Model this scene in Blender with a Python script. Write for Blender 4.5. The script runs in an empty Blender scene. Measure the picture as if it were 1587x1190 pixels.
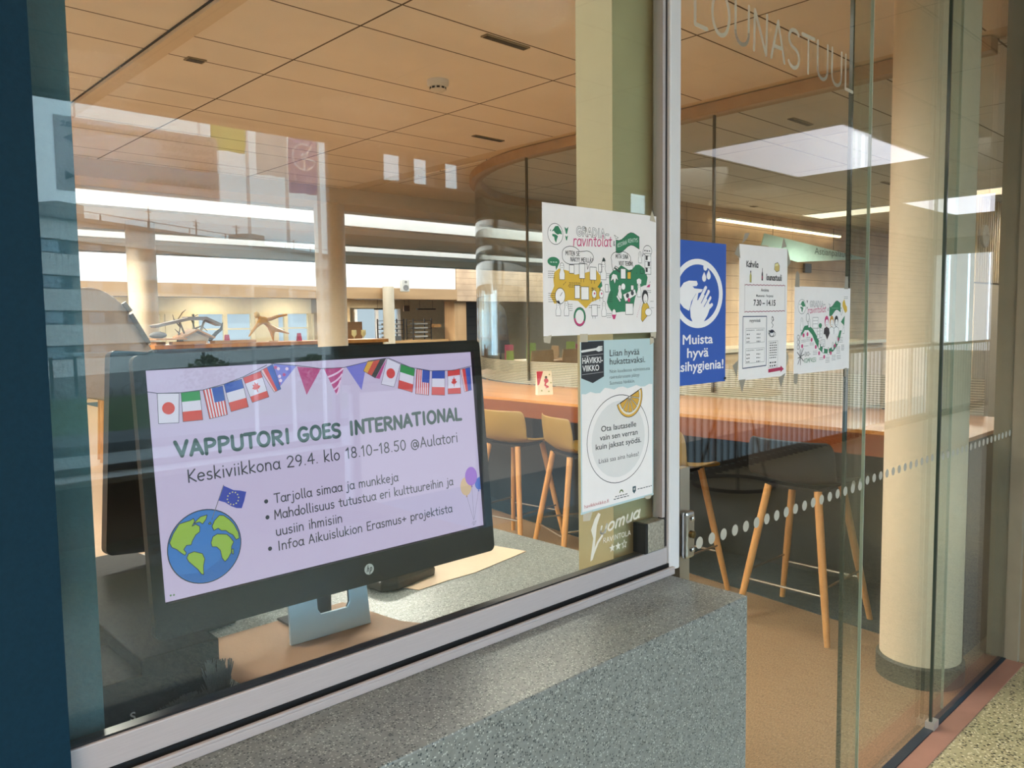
import bpy, bmesh, math, random
from mathutils import Vector, Matrix
random.seed(7)
PI = math.pi
SC = bpy.context.scene
COL = SC.collection

# ------------------------------------------------------------------ camera, world, light, exposure
cam_d = bpy.data.cameras.new('camera'); cam = bpy.data.objects.new('camera', cam_d); COL.objects.link(cam)
YAW, PITCH, ROLL = 0.75665, -0.078366, -0.013098
fw = Vector((math.sin(YAW)*math.cos(PITCH), math.cos(YAW)*math.cos(PITCH), math.sin(PITCH)))
r0 = Vector((math.cos(YAW), -math.sin(YAW), 0.0)); u0 = r0.cross(fw)
rr = r0*math.cos(ROLL) + u0*math.sin(ROLL); uu = -r0*math.sin(ROLL) + u0*math.cos(ROLL)
M = Matrix((rr, uu, -fw)).transposed().to_4x4(); M.translation = Vector((0, -0.914, 1.38))
cam.matrix_world = M
cam_d.sensor_fit = 'HORIZONTAL'; cam_d.sensor_width = 36.0; cam_d.lens = 36.0*1234.4/1587.0
cam_d.clip_start = 0.02; cam_d.clip_end = 400
SC.camera = cam
SC.view_settings.view_transform = 'Standard'; SC.view_settings.look = 'None'
SC.view_settings.gamma = 1.0; SC.view_settings.use_curve_mapping = False
SC.view_settings.exposure = 0.0
SC.cycles.transparent_max_bounces = 40
SC.cycles.max_bounces = 10; SC.cycles.diffuse_bounces = 4; SC.cycles.glossy_bounces = 5
SC.cycles.caustics_reflective = False; SC.cycles.caustics_refractive = False
SC.cycles.sample_clamp_indirect = 60.0
SC.cycles.use_denoising = True; SC.cycles.denoiser = 'OPENIMAGEDENOISE'; SC.cycles.denoising_prefilter = 'ACCURATE'

W = bpy.data.worlds.new('overcast_sky'); SC.world = W; W.use_nodes = True
nt = W.node_tree; nt.nodes.clear()
wo = nt.nodes.new('ShaderNodeOutputWorld'); wb = nt.nodes.new('ShaderNodeBackground')
tc = nt.nodes.new('ShaderNodeTexCoord'); nz = nt.nodes.new('ShaderNodeTexNoise'); nz.inputs['Scale'].default_value = 2.2
nz.inputs['Detail'].default_value = 5
cr = nt.nodes.new('ShaderNodeValToRGB')
cr.color_ramp.elements[0].position = 0.3; cr.color_ramp.elements[0].color = (0.50, 0.74, 1.0, 1)
cr.color_ramp.elements[1].position = 0.7; cr.color_ramp.elements[1].color = (0.74, 0.88, 1.0, 1)
nt.links.new(tc.outputs['Generated'], nz.inputs['Vector']); nt.links.new(nz.outputs['Fac'], cr.inputs['Fac'])
nt.links.new(cr.outputs['Color'], wb.inputs['Color']); nt.links.new(wb.outputs['Background'], wo.inputs['Surface'])
wb.inputs['Strength'].default_value = 8.2

def area(name, loc, size, power, color, rot=(0, 0, 0), sizey=None):
    d = bpy.data.lights.new(name, 'AREA'); d.energy = power; d.color = color
    d.shape = 'RECTANGLE'; d.size = size; d.size_y = sizey or size
    o = bpy.data.objects.new(name, d); COL.objects.link(o); o.location = loc; o.rotation_euler = rot
    return o
sun_d = bpy.data.lights.new('facade_fill_sun', 'SUN'); sun_d.energy = 3.5; sun_d.angle = math.radians(25); sun_d.color = (1, .98, .95)  # sun lamp added to brighten the facade across the street
sun = bpy.data.objects.new('facade_fill_sun', sun_d); COL.objects.link(sun); sun.location = (10, 10, 40)
sun.rotation_euler = Vector((-.25, -1, -.75)).to_track_quat('-Z', 'Y').to_euler()
WARM = (1.0, 0.94, 0.85)
def fill_spot(name, loc, power, color=WARM, r=.25):
    """an added fill lamp without a fitting, shining down in a wide cone"""
    d = bpy.data.lights.new(name, 'SPOT'); d.energy = power; d.color = color
    d.spot_size = math.radians(165); d.spot_blend = .6; d.shadow_soft_size = r
    o = bpy.data.objects.new(name, d); COL.objects.link(o); o.location = loc; return o
for x, y, p in [(0.75, .55, 48), (2.0, 1.1, 210), (1.2, 3.2, 540), (2.6, 3.0, 330), (-0.8, 1.7, 540), (1.4, 5.0, 380)]:  # invented lamps that brighten the rooms, no fittings modelled for them
    fill_spot('dining_fill_spot', (x, y, 2.63), p, (1, .84, .62) if x == 0.7 else WARM)
for x, y, p in [(2.0, 8.0, 450), (5.5, 8.3, 400), (9.0, 8.3, 400), (4.5, 11.2, 600), (8.0, 11.2, 600), (12.0, 11.2, 600), (2.5, 15.1, 130), (4.7, 15.1, 130), (6.9, 15.1, 130), (8.7, 15.1, 110), (11.3, 15.6, 350)]:
    fill_spot('hall_fill_spot', (x, y, 2.48 if y < 14 else 2.26), p, (1, .88, .74))
for x, y, p in [(5.6, 1.6, 380), (8.0, 1.6, 420), (10.8, 1.8, 460), (6.2, 3.9, 380), (9.3, 2.9, 400), (13.5, 2.2, 460)]:
    fill_spot('restaurant_fill_spot', (x, y, 2.63), p)

# ------------------------------------------------------------------ helpers
def lin(c):
    if isinstance(c, str):
        c = tuple(int(c[i:i+2], 16) for i in (0, 2, 4))
    return tuple(((v/255)/12.92 if v/255 <= .04045 else ((v/255+.055)/1.055)**2.4) for v in c)

MATS = {}
def N(nt, t, **kw):
    n = nt.nodes.new(t)
    for k, v in kw.items(): setattr(n, k, v)
    return n
def mat(name, color=None, rough=.5, metal=0., spec=.5, var=.06, scale=12., bump=0., stretch=(1, 1, 1), rgb=None):
    if name in MATS: return MATS[name]
    m = bpy.data.materials.new(name); m.use_nodes = True; t = m.node_tree; b = t.nodes['Principled BSDF']
    c = lin(color) if rgb is None else rgb
    b.inputs['Roughness'].default_value = rough; b.inputs['Metallic'].default_value = metal
    b.inputs['Specular IOR Level'].default_value = spec
    tcn = N(t, 'ShaderNodeTexCoord'); mp = N(t, 'ShaderNodeMapping'); mp.inputs['Scale'].default_value = stretch
    nn = N(t, 'ShaderNodeTexNoise'); nn.inputs['Scale'].default_value = scale; nn.inputs['Detail'].default_value = 4
    t.links.new(tcn.outputs['Object'], mp.inputs['Vector']); t.links.new(mp.outputs['Vector'], nn.inputs['Vector'])
    r = N(t, 'ShaderNodeValToRGB')
    r.color_ramp.elements[0].position = .3; r.color_ramp.elements[1].position = .7
    r.color_ramp.elements[0].color = tuple(max(0, v*(1-var)) for v in c)+(1,)
    r.color_ramp.elements[1].color = tuple(min(1, v*(1+var)) for v in c)+(1,)
    t.links.new(nn.outputs['Fac'], r.inputs['Fac']); t.links.new(r.outputs['Color'], b.inputs['Base Color'])
    if bump:
        bp = N(t, 'ShaderNodeBump'); bp.inputs['Strength'].default_value = bump; bp.inputs['Distance'].default_value = .003
        t.links.new(nn.outputs['Fac'], bp.inputs['Height']); t.links.new(bp.outputs['Normal'], b.inputs['Normal'])
    MATS[name] = m; return m
def flat(name, color, rough=.55):
    return mat(name, color, rough=rough, var=.015, scale=40)
def emis(name, color, strength=1.0):
    if name in MATS: return MATS[name]
    m = bpy.data.materials.new(name); m.use_nodes = True; t = m.node_tree; b = t.nodes['Principled BSDF']
    c = lin(color)
    b.inputs['Base Color'].default_value = (.02, .02, .02, 1); b.inputs['Roughness'].default_value = .35
    b.inputs['Emission Color'].default_value = c+(1,); b.inputs['Emission Strength'].default_value = strength
    MATS[name] = m; return m
def glass(name, tint=(.93, .96, .94), f0=.04, rough=0.0):
    if name in MATS: return MATS[name]
    m = bpy.data.materials.new(name); m.use_nodes = True; t = m.node_tree; t.nodes.clear()
    out = N(t, 'ShaderNodeOutputMaterial'); mix = N(t, 'ShaderNodeMixShader')
    tr = N(t, 'ShaderNodeBsdfTransparent'); tr.inputs['Color'].default_value = tint+(1,)
    gl = N(t, 'ShaderNodeBsdfGlossy'); gl.inputs['Roughness'].default_value = rough
    lw = N(t, 'ShaderNodeLayerWeight'); lw.inputs['Blend'].default_value = .5
    pw = N(t, 'ShaderNodeMath', operation='POWER'); pw.inputs[1].default_value = 5
    ma = N(t, 'ShaderNodeMath', operation='MULTIPLY_ADD'); ma.inputs[1].default_value = 1-f0; ma.inputs[2].default_value = f0
    t.links.new(lw.outputs['Facing'], pw.inputs[0]); t.links.new(pw.outputs[0], ma.inputs[0])
    t.links.new(ma.outputs[0], mix.inputs['Fac']); t.links.new(tr.outputs[0], mix.inputs[1]); t.links.new(gl.outputs[0], mix.inputs[2])
    t.links.new(mix.outputs[0], out.inputs['Surface'])
    MATS[name] = m; return m
def wood(name, c1, c2, rough=.4, axis='Y', scale=9., spec=.5):
    if name in MATS: return MATS[name]
    m = bpy.data.materials.new(name); m.use_nodes = True; t = m.node_tree; b = t.nodes['Principled BSDF']
    b.inputs['Roughness'].default_value = rough; b.inputs['Specular IOR Level'].default_value = spec
    tcn = N(t, 'ShaderNodeTexCoord'); mp = N(t, 'ShaderNodeMapping')
    s = {'X': (.12, 1, 1), 'Y': (1, .12, 1), 'Z': (1, 1, .12)}[axis]; mp.inputs['Scale'].default_value = s
    nn = N(t, 'ShaderNodeTexNoise'); nn.inputs['Scale'].default_value = scale; nn.inputs['Detail'].default_value = 6; nn.inputs['Distortion'].default_value = .6
    r = N(t, 'ShaderNodeValToRGB'); r.color_ramp.elements[0].position = .32; r.color_ramp.elements[1].position = .68
    r.color_ramp.elements[0].color = lin(c1)+(1,); r.color_ramp.elements[1].color = lin(c2)+(1,)
    t.links.new(tcn.outputs['Object'], mp.inputs['Vector']); t.links.new(mp.outputs['Vector'], nn.inputs['Vector'])
    t.links.new(nn.outputs['Fac'], r.inputs['Fac']); t.links.new(r.outputs['Color'], b.inputs['Base Color'])
    MATS[name] = m; return m
def speckle(name, base, dark, light, scale=260., dk=.30, lt=.22, rough=.35):
    """stone composite: fine dark and light chips in a plain ground"""
    if name in MATS: return MATS[name]
    m = bpy.data.materials.new(name); m.use_nodes = True; t = m.node_tree; b = t.nodes['Principled BSDF']
    b.inputs['Roughness'].default_value = rough
    tcn = N(t, 'ShaderNodeTexCoord')
    prev = None
    n0 = N(t, 'ShaderNodeTexNoise'); n0.inputs['Scale'].default_value = scale*.35; n0.inputs['Detail'].default_value = 3
    t.links.new(tcn.outputs['Object'], n0.inputs['Vector'])
    r0_ = N(t, 'ShaderNodeValToRGB'); r0_.color_ramp.elements[0].position = .35; r0_.color_ramp.elements[1].position = .65
    bl = lin(base); r0_.color_ramp.elements[0].color = tuple(v*.9 for v in bl)+(1,); r0_.color_ramp.elements[1].color = tuple(v*1.1 for v in bl)+(1,)
    t.links.new(n0.outputs['Fac'], r0_.inputs['Fac']); prev = r0_.outputs['Color']
    for k, (c, frac, sc) in enumerate(((dark, dk, scale), (light, lt, scale*1.25))):
        v = N(t, 'ShaderNodeTexVoronoi'); v.inputs['Scale'].default_value = sc
        mp = N(t, 'ShaderNodeMapping'); mp.inputs['Location'].default_value = (k*3.7, k*1.3, k*2.1)
        t.links.new(tcn.outputs['Object'], mp.inputs['Vector']); t.links.new(mp.outputs['Vector'], v.inputs['Vector'])
        sp = N(t, 'ShaderNodeSeparateColor'); t.links.new(v.outputs['Color'], sp.inputs['Color'])
        lt1 = N(t, 'ShaderNodeMath', operation='LESS_THAN'); lt1.inputs[1].default_value = frac; t.links.new(sp.outputs['Red'], lt1.inputs[0])
        lt2 = N(t, 'ShaderNodeMath', operation='LESS_THAN'); lt2.inputs[1].default_value = .48; t.links.new(v.outputs['Distance'], lt2.inputs[0])
        mu = N(t, 'ShaderNodeMath', operation='MULTIPLY'); t.links.new(lt1.outputs[0], mu.inputs[0]); t.links.new(lt2.outputs[0], mu.inputs[1])
        mx = N(t, 'ShaderNodeMix', data_type='RGBA'); t.links.new(mu.outputs[0], mx.inputs['Factor'])
        t.links.new(prev, mx.inputs['A']); mx.inputs['B'].default_value = lin(c)+(1,); prev = mx.outputs['Result']
    t.links.new(prev, b.inputs['Base Color'])
    MATS[name] = m; return m
def lines_mat(name, base, line, specs, rough=.5, var=.03, spec=.3):
    """specs: list of (axis, period, offset, width): thin dark joints in a plain surface, in object space"""
    if name in MATS: return MATS[name]
    m = bpy.data.materials.new(name); m.use_nodes = True; t = m.node_tree; b = t.nodes['Principled BSDF']
    b.inputs['Roughness'].default_value = rough; b.inputs['Specular IOR Level'].default_value = spec
    tcn = N(t, 'ShaderNodeTexCoord'); sx = N(t, 'ShaderNodeSeparateXYZ'); t.links.new(tcn.outputs['Object'], sx.inputs[0])
    nn = N(t, 'ShaderNodeTexNoise'); nn.inputs['Scale'].default_value = 3; nn.inputs['Detail'].default_value = 3
    t.links.new(tcn.outputs['Object'], nn.inputs['Vector'])
    r = N(t, 'ShaderNodeValToRGB'); c = lin(base)
    r.color_ramp.elements[0].position = .35; r.color_ramp.elements[1].position = .65
    r.color_ramp.elements[0].color = tuple(v*(1-var) for v in c)+(1,); r.color_ramp.elements[1].color = tuple(v*(1+var) for v in c)+(1,)
    t.links.new(nn.outputs['Fac'], r.inputs['Fac']); prev = r.outputs['Color']
    for ax, per, off, wd in specs:
        s = N(t, 'ShaderNodeMath', operation='SUBTRACT'); s.inputs[1].default_value = off-wd/2; t.links.new(sx.outputs[ax], s.inputs[0])
        w = N(t, 'ShaderNodeMath', operation='FLOORED_MODULO'); w.inputs[1].default_value = per; t.links.new(s.outputs[0], w.inputs[0])
        l = N(t, 'ShaderNodeMath', operation='LESS_THAN'); l.inputs[1].default_value = wd; t.links.new(w.outputs[0], l.inputs[0])
        mx = N(t, 'ShaderNodeMix', data_type='RGBA'); t.links.new(l.outputs[0], mx.inputs['Factor'])
        t.links.new(prev, mx.inputs['A']); mx.inputs['B'].default_value = lin(line)+(1,); prev = mx.outputs['Result']
    t.links.new(prev, b.inputs['Base Color'])
    MATS[name] = m; return m

class MB:
    def __init__(s): s.v = []; s.f = []; s.mi = []
    def add(s, vs, fs, mi=0):
        o = len(s.v); s.v += [tuple(v) for v in vs]
        for f in fs: s.f.append(tuple(i+o for i in f)); s.mi.append(mi)
        return s
    def box(s, x0, x1, y0, y1, z0, z1, mi=0, mx=None):
        vs = [Vector((x, y, z)) for z in (z0, z1) for y in (y0, y1) for x in (x0, x1)]
        if mx: vs = [mx @ v for v in vs]
        return s.add(vs, [(0, 2, 3, 1), (4, 5, 7, 6), (0, 1, 5, 4), (2, 6, 7, 3), (0, 4, 6, 2), (1, 3, 7, 5)], mi)
    def tube(s, pts, r, n=10, mi=0, cap=True):
        pts = [Vector(p) for p in pts]; rs = r if isinstance(r, (list, tuple)) else [r]*len(pts)
        rings = []; prevu = None
        for i, p in enumerate(pts):
            d = (pts[min(i+1, len(pts)-1)]-pts[max(i-1, 0)]).normalized()
            u = prevu if prevu else (Vector((0, 0, 1)) if abs(d.z) < .9 else Vector((1, 0, 0)))
            u = (u-d*u.dot(d)).normalized(); w = d.cross(u); prevu = u
            rings.append([p+(u*math.cos(2*PI*k/n)+w*math.sin(2*PI*k/n))*rs[i] for k in range(n)])
        vs = [v for q in rings for v in q]; fs = []
        for i in range(len(pts)-1):
            for k in range(n):
                a = i*n+k; b_ = i*n+(k+1) % n; fs.append((a, b_, b_+n, a+n))
        if cap: fs.append(tuple(reversed(range(n)))); fs.append(tuple((len(pts)-1)*n+k for k in range(n)))
        return s.add(vs, fs, mi)
    def lathe(s, prof, c=(0, 0, 0), n=32, mi=0):
        vs = []; fs = []
        for r, z in prof:
            for k in range(n): vs.append((c[0]+r*math.cos(2*PI*k/n), c[1]+r*math.sin(2*PI*k/n), c[2]+z))
        for i in range(len(prof)-1):
            for k in range(n):
                a = i*n+k; b_ = i*n+(k+1) % n; fs.append((a, b_, b_+n, a+n))
        fs.append(tuple(reversed(range(n)))); fs.append(tuple((len(prof)-1)*n+k for k in range(n)))
        return s.add(vs, fs, mi)
    def prism(s, poly, h, mx=None, mi=0):
        """poly in local XY, extruded along local +Z by h"""
        n = len(poly); vs = [Vector((x, y, 0)) for x, y in poly]+[Vector((x, y, h)) for x, y in poly]
        if mx: vs = [mx @ v for v in vs]
        fs = [tuple(reversed(range(n))), tuple(range(n, 2*n))]+[(i, (i+1) % n, (i+1) % n+n, i+n) for i in range(n)]
        return s.add(vs, fs, mi)
    def sphere(s, c, r, n=14, m=8, mi=0, sc=(1, 1, 1)):
        vs = []; fs = []
        for j in range(m+1):
            a = PI*j/m
            for k in range(n):
                b_ = 2*PI*k/n; vs.append((c[0]+r*sc[0]*math.sin(a)*math.cos(b_), c[1]+r*sc[1]*math.sin(a)*math.sin(b_), c[2]+r*sc[2]*math.cos(a)))
        for j in range(m):
            for k in range(n):
                fs.append((j*n+k, (j+1)*n+k, (j+1)*n+(k+1) % n, j*n+(k+1) % n))
        return s.add(vs, fs, mi)
    def sweep(s, path, prof, mi=0, closed_prof=True):
        """sweep a vertical-plane profile [(out, z)] along a plan path [(x,y)]; out = to the right of travel"""
        n = len(prof); vs = []; fs = []
        for i, p in enumerate(path):
            a = Vector(path[max(i-1, 0)]); b_ = Vector(path[min(i+1, len(path)-1)]); d = (b_-a).normalized(); o = Vector((d.y, -d.x))
            for q in prof: vs.append((p[0]+o.x*q[0], p[1]+o.y*q[0], q[1]))
        for i in range(len(path)-1):
            for k in range(n):
                fs.append((i*n+k, i*n+(k+1) % n, (i+1)*n+(k+1) % n, (i+1)*n+k))
        fs.append(tuple(range(n))); fs.append(tuple(reversed([(len(path)-1)*n+k for k in range(n)])))
        return s.add(vs, fs, mi)
    def build(s, name, mats, parent=None, smooth=False, bevel=0., loc=None):
        me = bpy.data.meshes.new(name); me.from_pydata(s.v, [], s.f)
        for m in (mats if isinstance(mats, (list, tuple)) else [mats]): me.materials.append(m)
        me.polygons.foreach_set('material_index', s.mi)
        bm = bmesh.new(); bm.from_mesh(me); bmesh.ops.recalc_face_normals(bm, faces=bm.faces); bm.to_mesh(me); bm.free()
        if smooth:
            me.polygons.foreach_set('use_smooth', [True]*len(me.polygons))
            try: me.set_sharp_from_angle(angle=math.radians(40))
            except Exception: pass
        me.update()
        o = bpy.data.objects.new(name, me); COL.objects.link(o)
        if parent: o.parent = parent
        if loc: o.location = loc
        if bevel:
            b = o.modifiers.new('bevel', 'BEVEL'); b.width = bevel; b.segments = 2; b.limit_method = 'ANGLE'; b.angle_limit = math.radians(40)
        return o
def tag(o, label, cat, group=None):
    o['label'] = label; o['category'] = cat
    if group: o['group'] = group
    return o
def thing(name, label, cat, loc=(0, 0, 0), rz=0., group=None):
    o = bpy.data.objects.new(name, None); COL.objects.link(o); o.location = loc; o.rotation_euler = (0, 0, rz); o.empty_display_size = .05
    return tag(o, label, cat, group)
def struct(o): o['kind'] = 'structure'; return o
def sroot(name):
    o = bpy.data.objects.new(name, None); COL.objects.link(o); return struct(o)
def copy_tree(o, parent=None):
    c = o.copy(); COL.objects.link(c)
    if parent: c.parent = parent
    for ch in [q for q in bpy.data.objects if q.parent == o]: copy_tree(ch, c)
    return c
def arc(cx, cy, rx, ry, a0, a1, n=10):
    return [(cx+rx*math.cos(math.radians(a0+(a1-a0)*i/n)), cy+ry*math.sin(math.radians(a0+(a1-a0)*i/n))) for i in range(n+1)]

# ------------------------------------------------------------------ lettering
_TXT = {}
def text_mesh(s, bold=0.0):
    k = (s, bold)
    if k in _TXT: return _TXT[k]
    cu = bpy.data.curves.new('lettering', 'FONT'); cu.body = s; cu.size = 1.0; cu.offset = bold; cu.resolution_u = 3
    ob = bpy.data.objects.new('lettering', cu); COL.objects.link(ob)
    dg = bpy.context.evaluated_depsgraph_get(); dg.update()
    me = bpy.data.meshes.new_from_object(ob.evaluated_get(dg))
    vs = [(v.co.x, v.co.y) for v in me.vertices]; fs = [tuple(p.vertices) for p in me.polygons]
    bpy.data.objects.remove(ob); bpy.data.curves.remove(cu); bpy.data.meshes.remove(me)
    _TXT[k] = (vs, fs); return _TXT[k]
A = arc
GL = {
 'a': (.46, [A(.2, .24, .18, .24, 60, 400, 14), [(.39, .48), (.38, .05), (.44, .0)]]),
 'b': (.46, [[(.05, .78), (.05, 0)], A(.23, .24, .18, .24, -180, 180, 14)]),
 'd': (.46, [A(.2, .24, .18, .24, 60, 400, 14), [(.39, .8), (.39, 0)]]),
 'e': (.44, [[(.04, .24), (.37, .27)]+A(.2, .24, .18, .24, 10, 310, 12)]),
 'f': (.34, [A(.24, .62, .12, .14, 60, 180, 6)+[(.12, 0)], [(.0, .44), (.28, .46)]]),
 'h': (.46, [[(.05, .8), (.05, 0)], [(.05, .3)]+A(.21, .3, .15, .19, 150, 0, 8)+[(.36, 0)]]),
 'i': (.18, [[(.08, .48), (.08, 0)], [(.08, .68), (.085, .7)]]),
 'j': (.24, [[(.14, .48), (.14, -.12)]+A(.04, -.12, .1, .12, 0, -140, 6), [(.14, .68), (.145, .7)]]),
 'k': (.42, [[(.05, .8), (.05, 0)], [(.33, .48), (.06, .22), (.36, 0)]]),
 'l': (.2, [[(.07, .8), (.07, .08), (.14, 0)]]),
 'm': (.66, [[(.05, .48), (.05, 0)], [(.05, .3)]+A(.18, .32, .12, .16, 150, 0, 7)+[(.3, 0)], [(.3, .3)]+A(.43, .32, .12, .16, 150, 0, 7)+[(.55, 0)]]),
 'n': (.46, [[(.05, .48), (.05, 0)], [(.05, .3)]+A(.21, .3, .15, .19, 150, 0, 8)+[(.36, 0)]]),
 'o': (.46, [A(.21, .24, .18, .24, 90, 450, 16)]),
 'p': (.46, [[(.05, .48), (.05, -.26)], A(.23, .24, .18, .24, -180, 180, 14)]),
 'r': (.34, [[(.05, .48), (.05, 0)], [(.05, .28)]+A(.2, .3, .15, .18, 150, 50, 6)]),
 's': (.38, [A(.19, .36, .13, .12, 40, 250, 8)+A(.17, .12, .14, .12, 70, -150, 8)]),
 't': (.34, [[(.15, .66), (.15, .08)]+A(.25, .1, .1, .1, 180, 290, 5), [(.0, .47), (.3, .48)]]),
 'u': (.46, [[(.05, .48), (.05, .18)]+A(.21, .18, .16, .18, 180, 350, 8)+[(.37, .2), (.37, .48)], [(.37, .48), (.38, 0)]]),
 'v': (.4, [[(.03, .48), (.18, 0), (.35, .48)]]),
 'w': (.6, [[(.03, .48), (.15, 0), (.28, .4), (.41, 0), (.54, .48)]]),
 'A': (.54, [[(.03, 0), (.25, .75), (.48, 0)], [(.1, .25), (.41, .25)]]),
 'D': (.54, [[(.06, 0), (.06, .75)]+A(.1, .375, .36, .375, 90, -90, 12)+[(.06, 0)]]),
 'E': (.46, [[(.4, .75), (.06, .73), (.06, .01), (.4, 0)], [(.06, .38), (.34, .39)]]),
 'G': (.6, [A(.3, .375, .25, .375, 50, 325, 16)+[(.51, .33), (.31, .33)]]),
 'I': (.3, [[(.14, .75), (.14, 0)]]),
 'J': (.5, [[(.1, .75), (.42, .75)], [(.28, .75), (.28, .18)]+A(.15, .18, .13, .17, 0, -150, 6)]),
 'K': (.5, [[(.06, .75), (.06, 0)], [(.42, .75), (.07, .33), (.45, 0)]]),
 'L': (.44, [[(.06, .75), (.06, .01), (.38, 0)]]),
 'M': (.64, [[(.05, 0), (.09, .75), (.3, .22), (.52, .75), (.57, 0)]]),
 'N': (.54, [[(.05, 0), (.07, .75), (.44, 0), (.46, .75)]]),
 'O': (.6, [A(.28, .375, .24, .375, 90, 450, 20)]),
 'P': (.5, [[(.06, 0), (.06, .75)]+A(.2, .56, .22, .19, 90, -90, 10)+[(.06, .37)]]),
 'R': (.52, [[(.06, 0), (.06, .75)]+A(.2, .57, .22, .18, 90, -90, 10)+[(.08, .39)], [(.2, .38), (.45, 0)]]),
 'S': (.48, [A(.24, .56, .19, .18, 35, 250, 9)+A(.22, .18, .2, .2, 70, -150, 9)]),
 'T': (.5, [[(.01, .74), (.47, .75)], [(.24, .75), (.24, 0)]]),
 'U': (.54, [[(.06, .75), (.06, .22)]+A(.26, .22, .2, .22, 180, 360, 10)+[(.46, .75)]]),
 'V': (.52, [[(.02, .75), (.24, 0), (.47, .75)]]),
 '0': (.48, [A(.22, .36, .18, .36, 90, 450, 18)]),
 '1': (.3, [[(.02, .56), (.16, .73), (.16, 0)]]),
 '2': (.46, [A(.2, .53, .17, .19, 165, -25, 9)+[(.03, .02), (.39, .0)]]),
 '3': (.44, [A(.18, .54, .16, .18, 150, -80, 9)+A(.18, .18, .18, .19, 85, -150, 9)]),
 '4': (.46, [[(.3, 0), (.3, .72), (.02, .22), (.42, .24)]]),
 '5': (.46, [[(.38, .73), (.1, .71), (.07, .42)]+A(.19, .22, .18, .23, 110, -140, 10)]),
 '7': (.44, [[(.02, .72), (.4, .72), (.14, 0)]]),
 '8': (.46, [A(.21, .54, .14, .18, -90, 270, 14), A(.21, .18, .17, .18, 90, 450, 14)]),
 '9': (.46, [A(.2, .5, .16, .21, 0, 360, 14), [(.37, .6), (.34, .2), (.22, 0)]]),
 '.': (.2, [[(.08, .02), (.085, .02)]]), '-': (.4, [[(.04, .3), (.34, .3)]]), '+': (.48, [[(.04, .3), (.4, .3)], [(.22, .12), (.22, .48)]]),
 '@': (.72, [A(.32, .26, .3, .36, -50, 290, 20), A(.32, .26, .13, .16, 0, 360, 10), [(.46, .42), (.46, .16), (.56, .12), (.62, .25)]]),
 '&': (.5, [[(.42, 0), (.12, .5), (.2, .68), (.3, .55), (.06, .2), (.16, .02), (.38, .25)]]), ' ': (.3, []), '!': (.2, [[(.09, .75), (.09, .22)], [(.09, .03), (.095, .03)]]), '?': (.4, [A(.18, .56, .15, .17, 170, -60, 8)+[(.18, .2)], [(.18, .03), (.185, .03)]]),
}
GL[':'] = (.2, [[(.08, .02), (.085, .02)], [(.08, .4), (.085, .4)]])
for _c, _b in (('Ä', 'A'), ('Ö', 'O'), ('ä', 'a'), ('ö', 'o')):
    _h = .92 if _b.isupper() else .66
    GL[_c] = (GL[_b][0], GL[_b][1]+[[(.14, _h), (.145, _h)], [(.32, _h), (.325, _h)]])
for _b in 'BCFHQWXYZ':
    pass
GL.update({'H': (.54, [[(.06, .75), (.06, 0)], [(.46, .75), (.46, 0)], [(.06, .38), (.46, .38)]]), 'Y': (.48, [[(.02, .75), (.23, .36), (.44, .75)], [(.23, .36), (.23, 0)]]), 'y': (.42, [[(.04, .48), (.2, .05)], [(.37, .48), (.12, -.26)]])})

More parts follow.
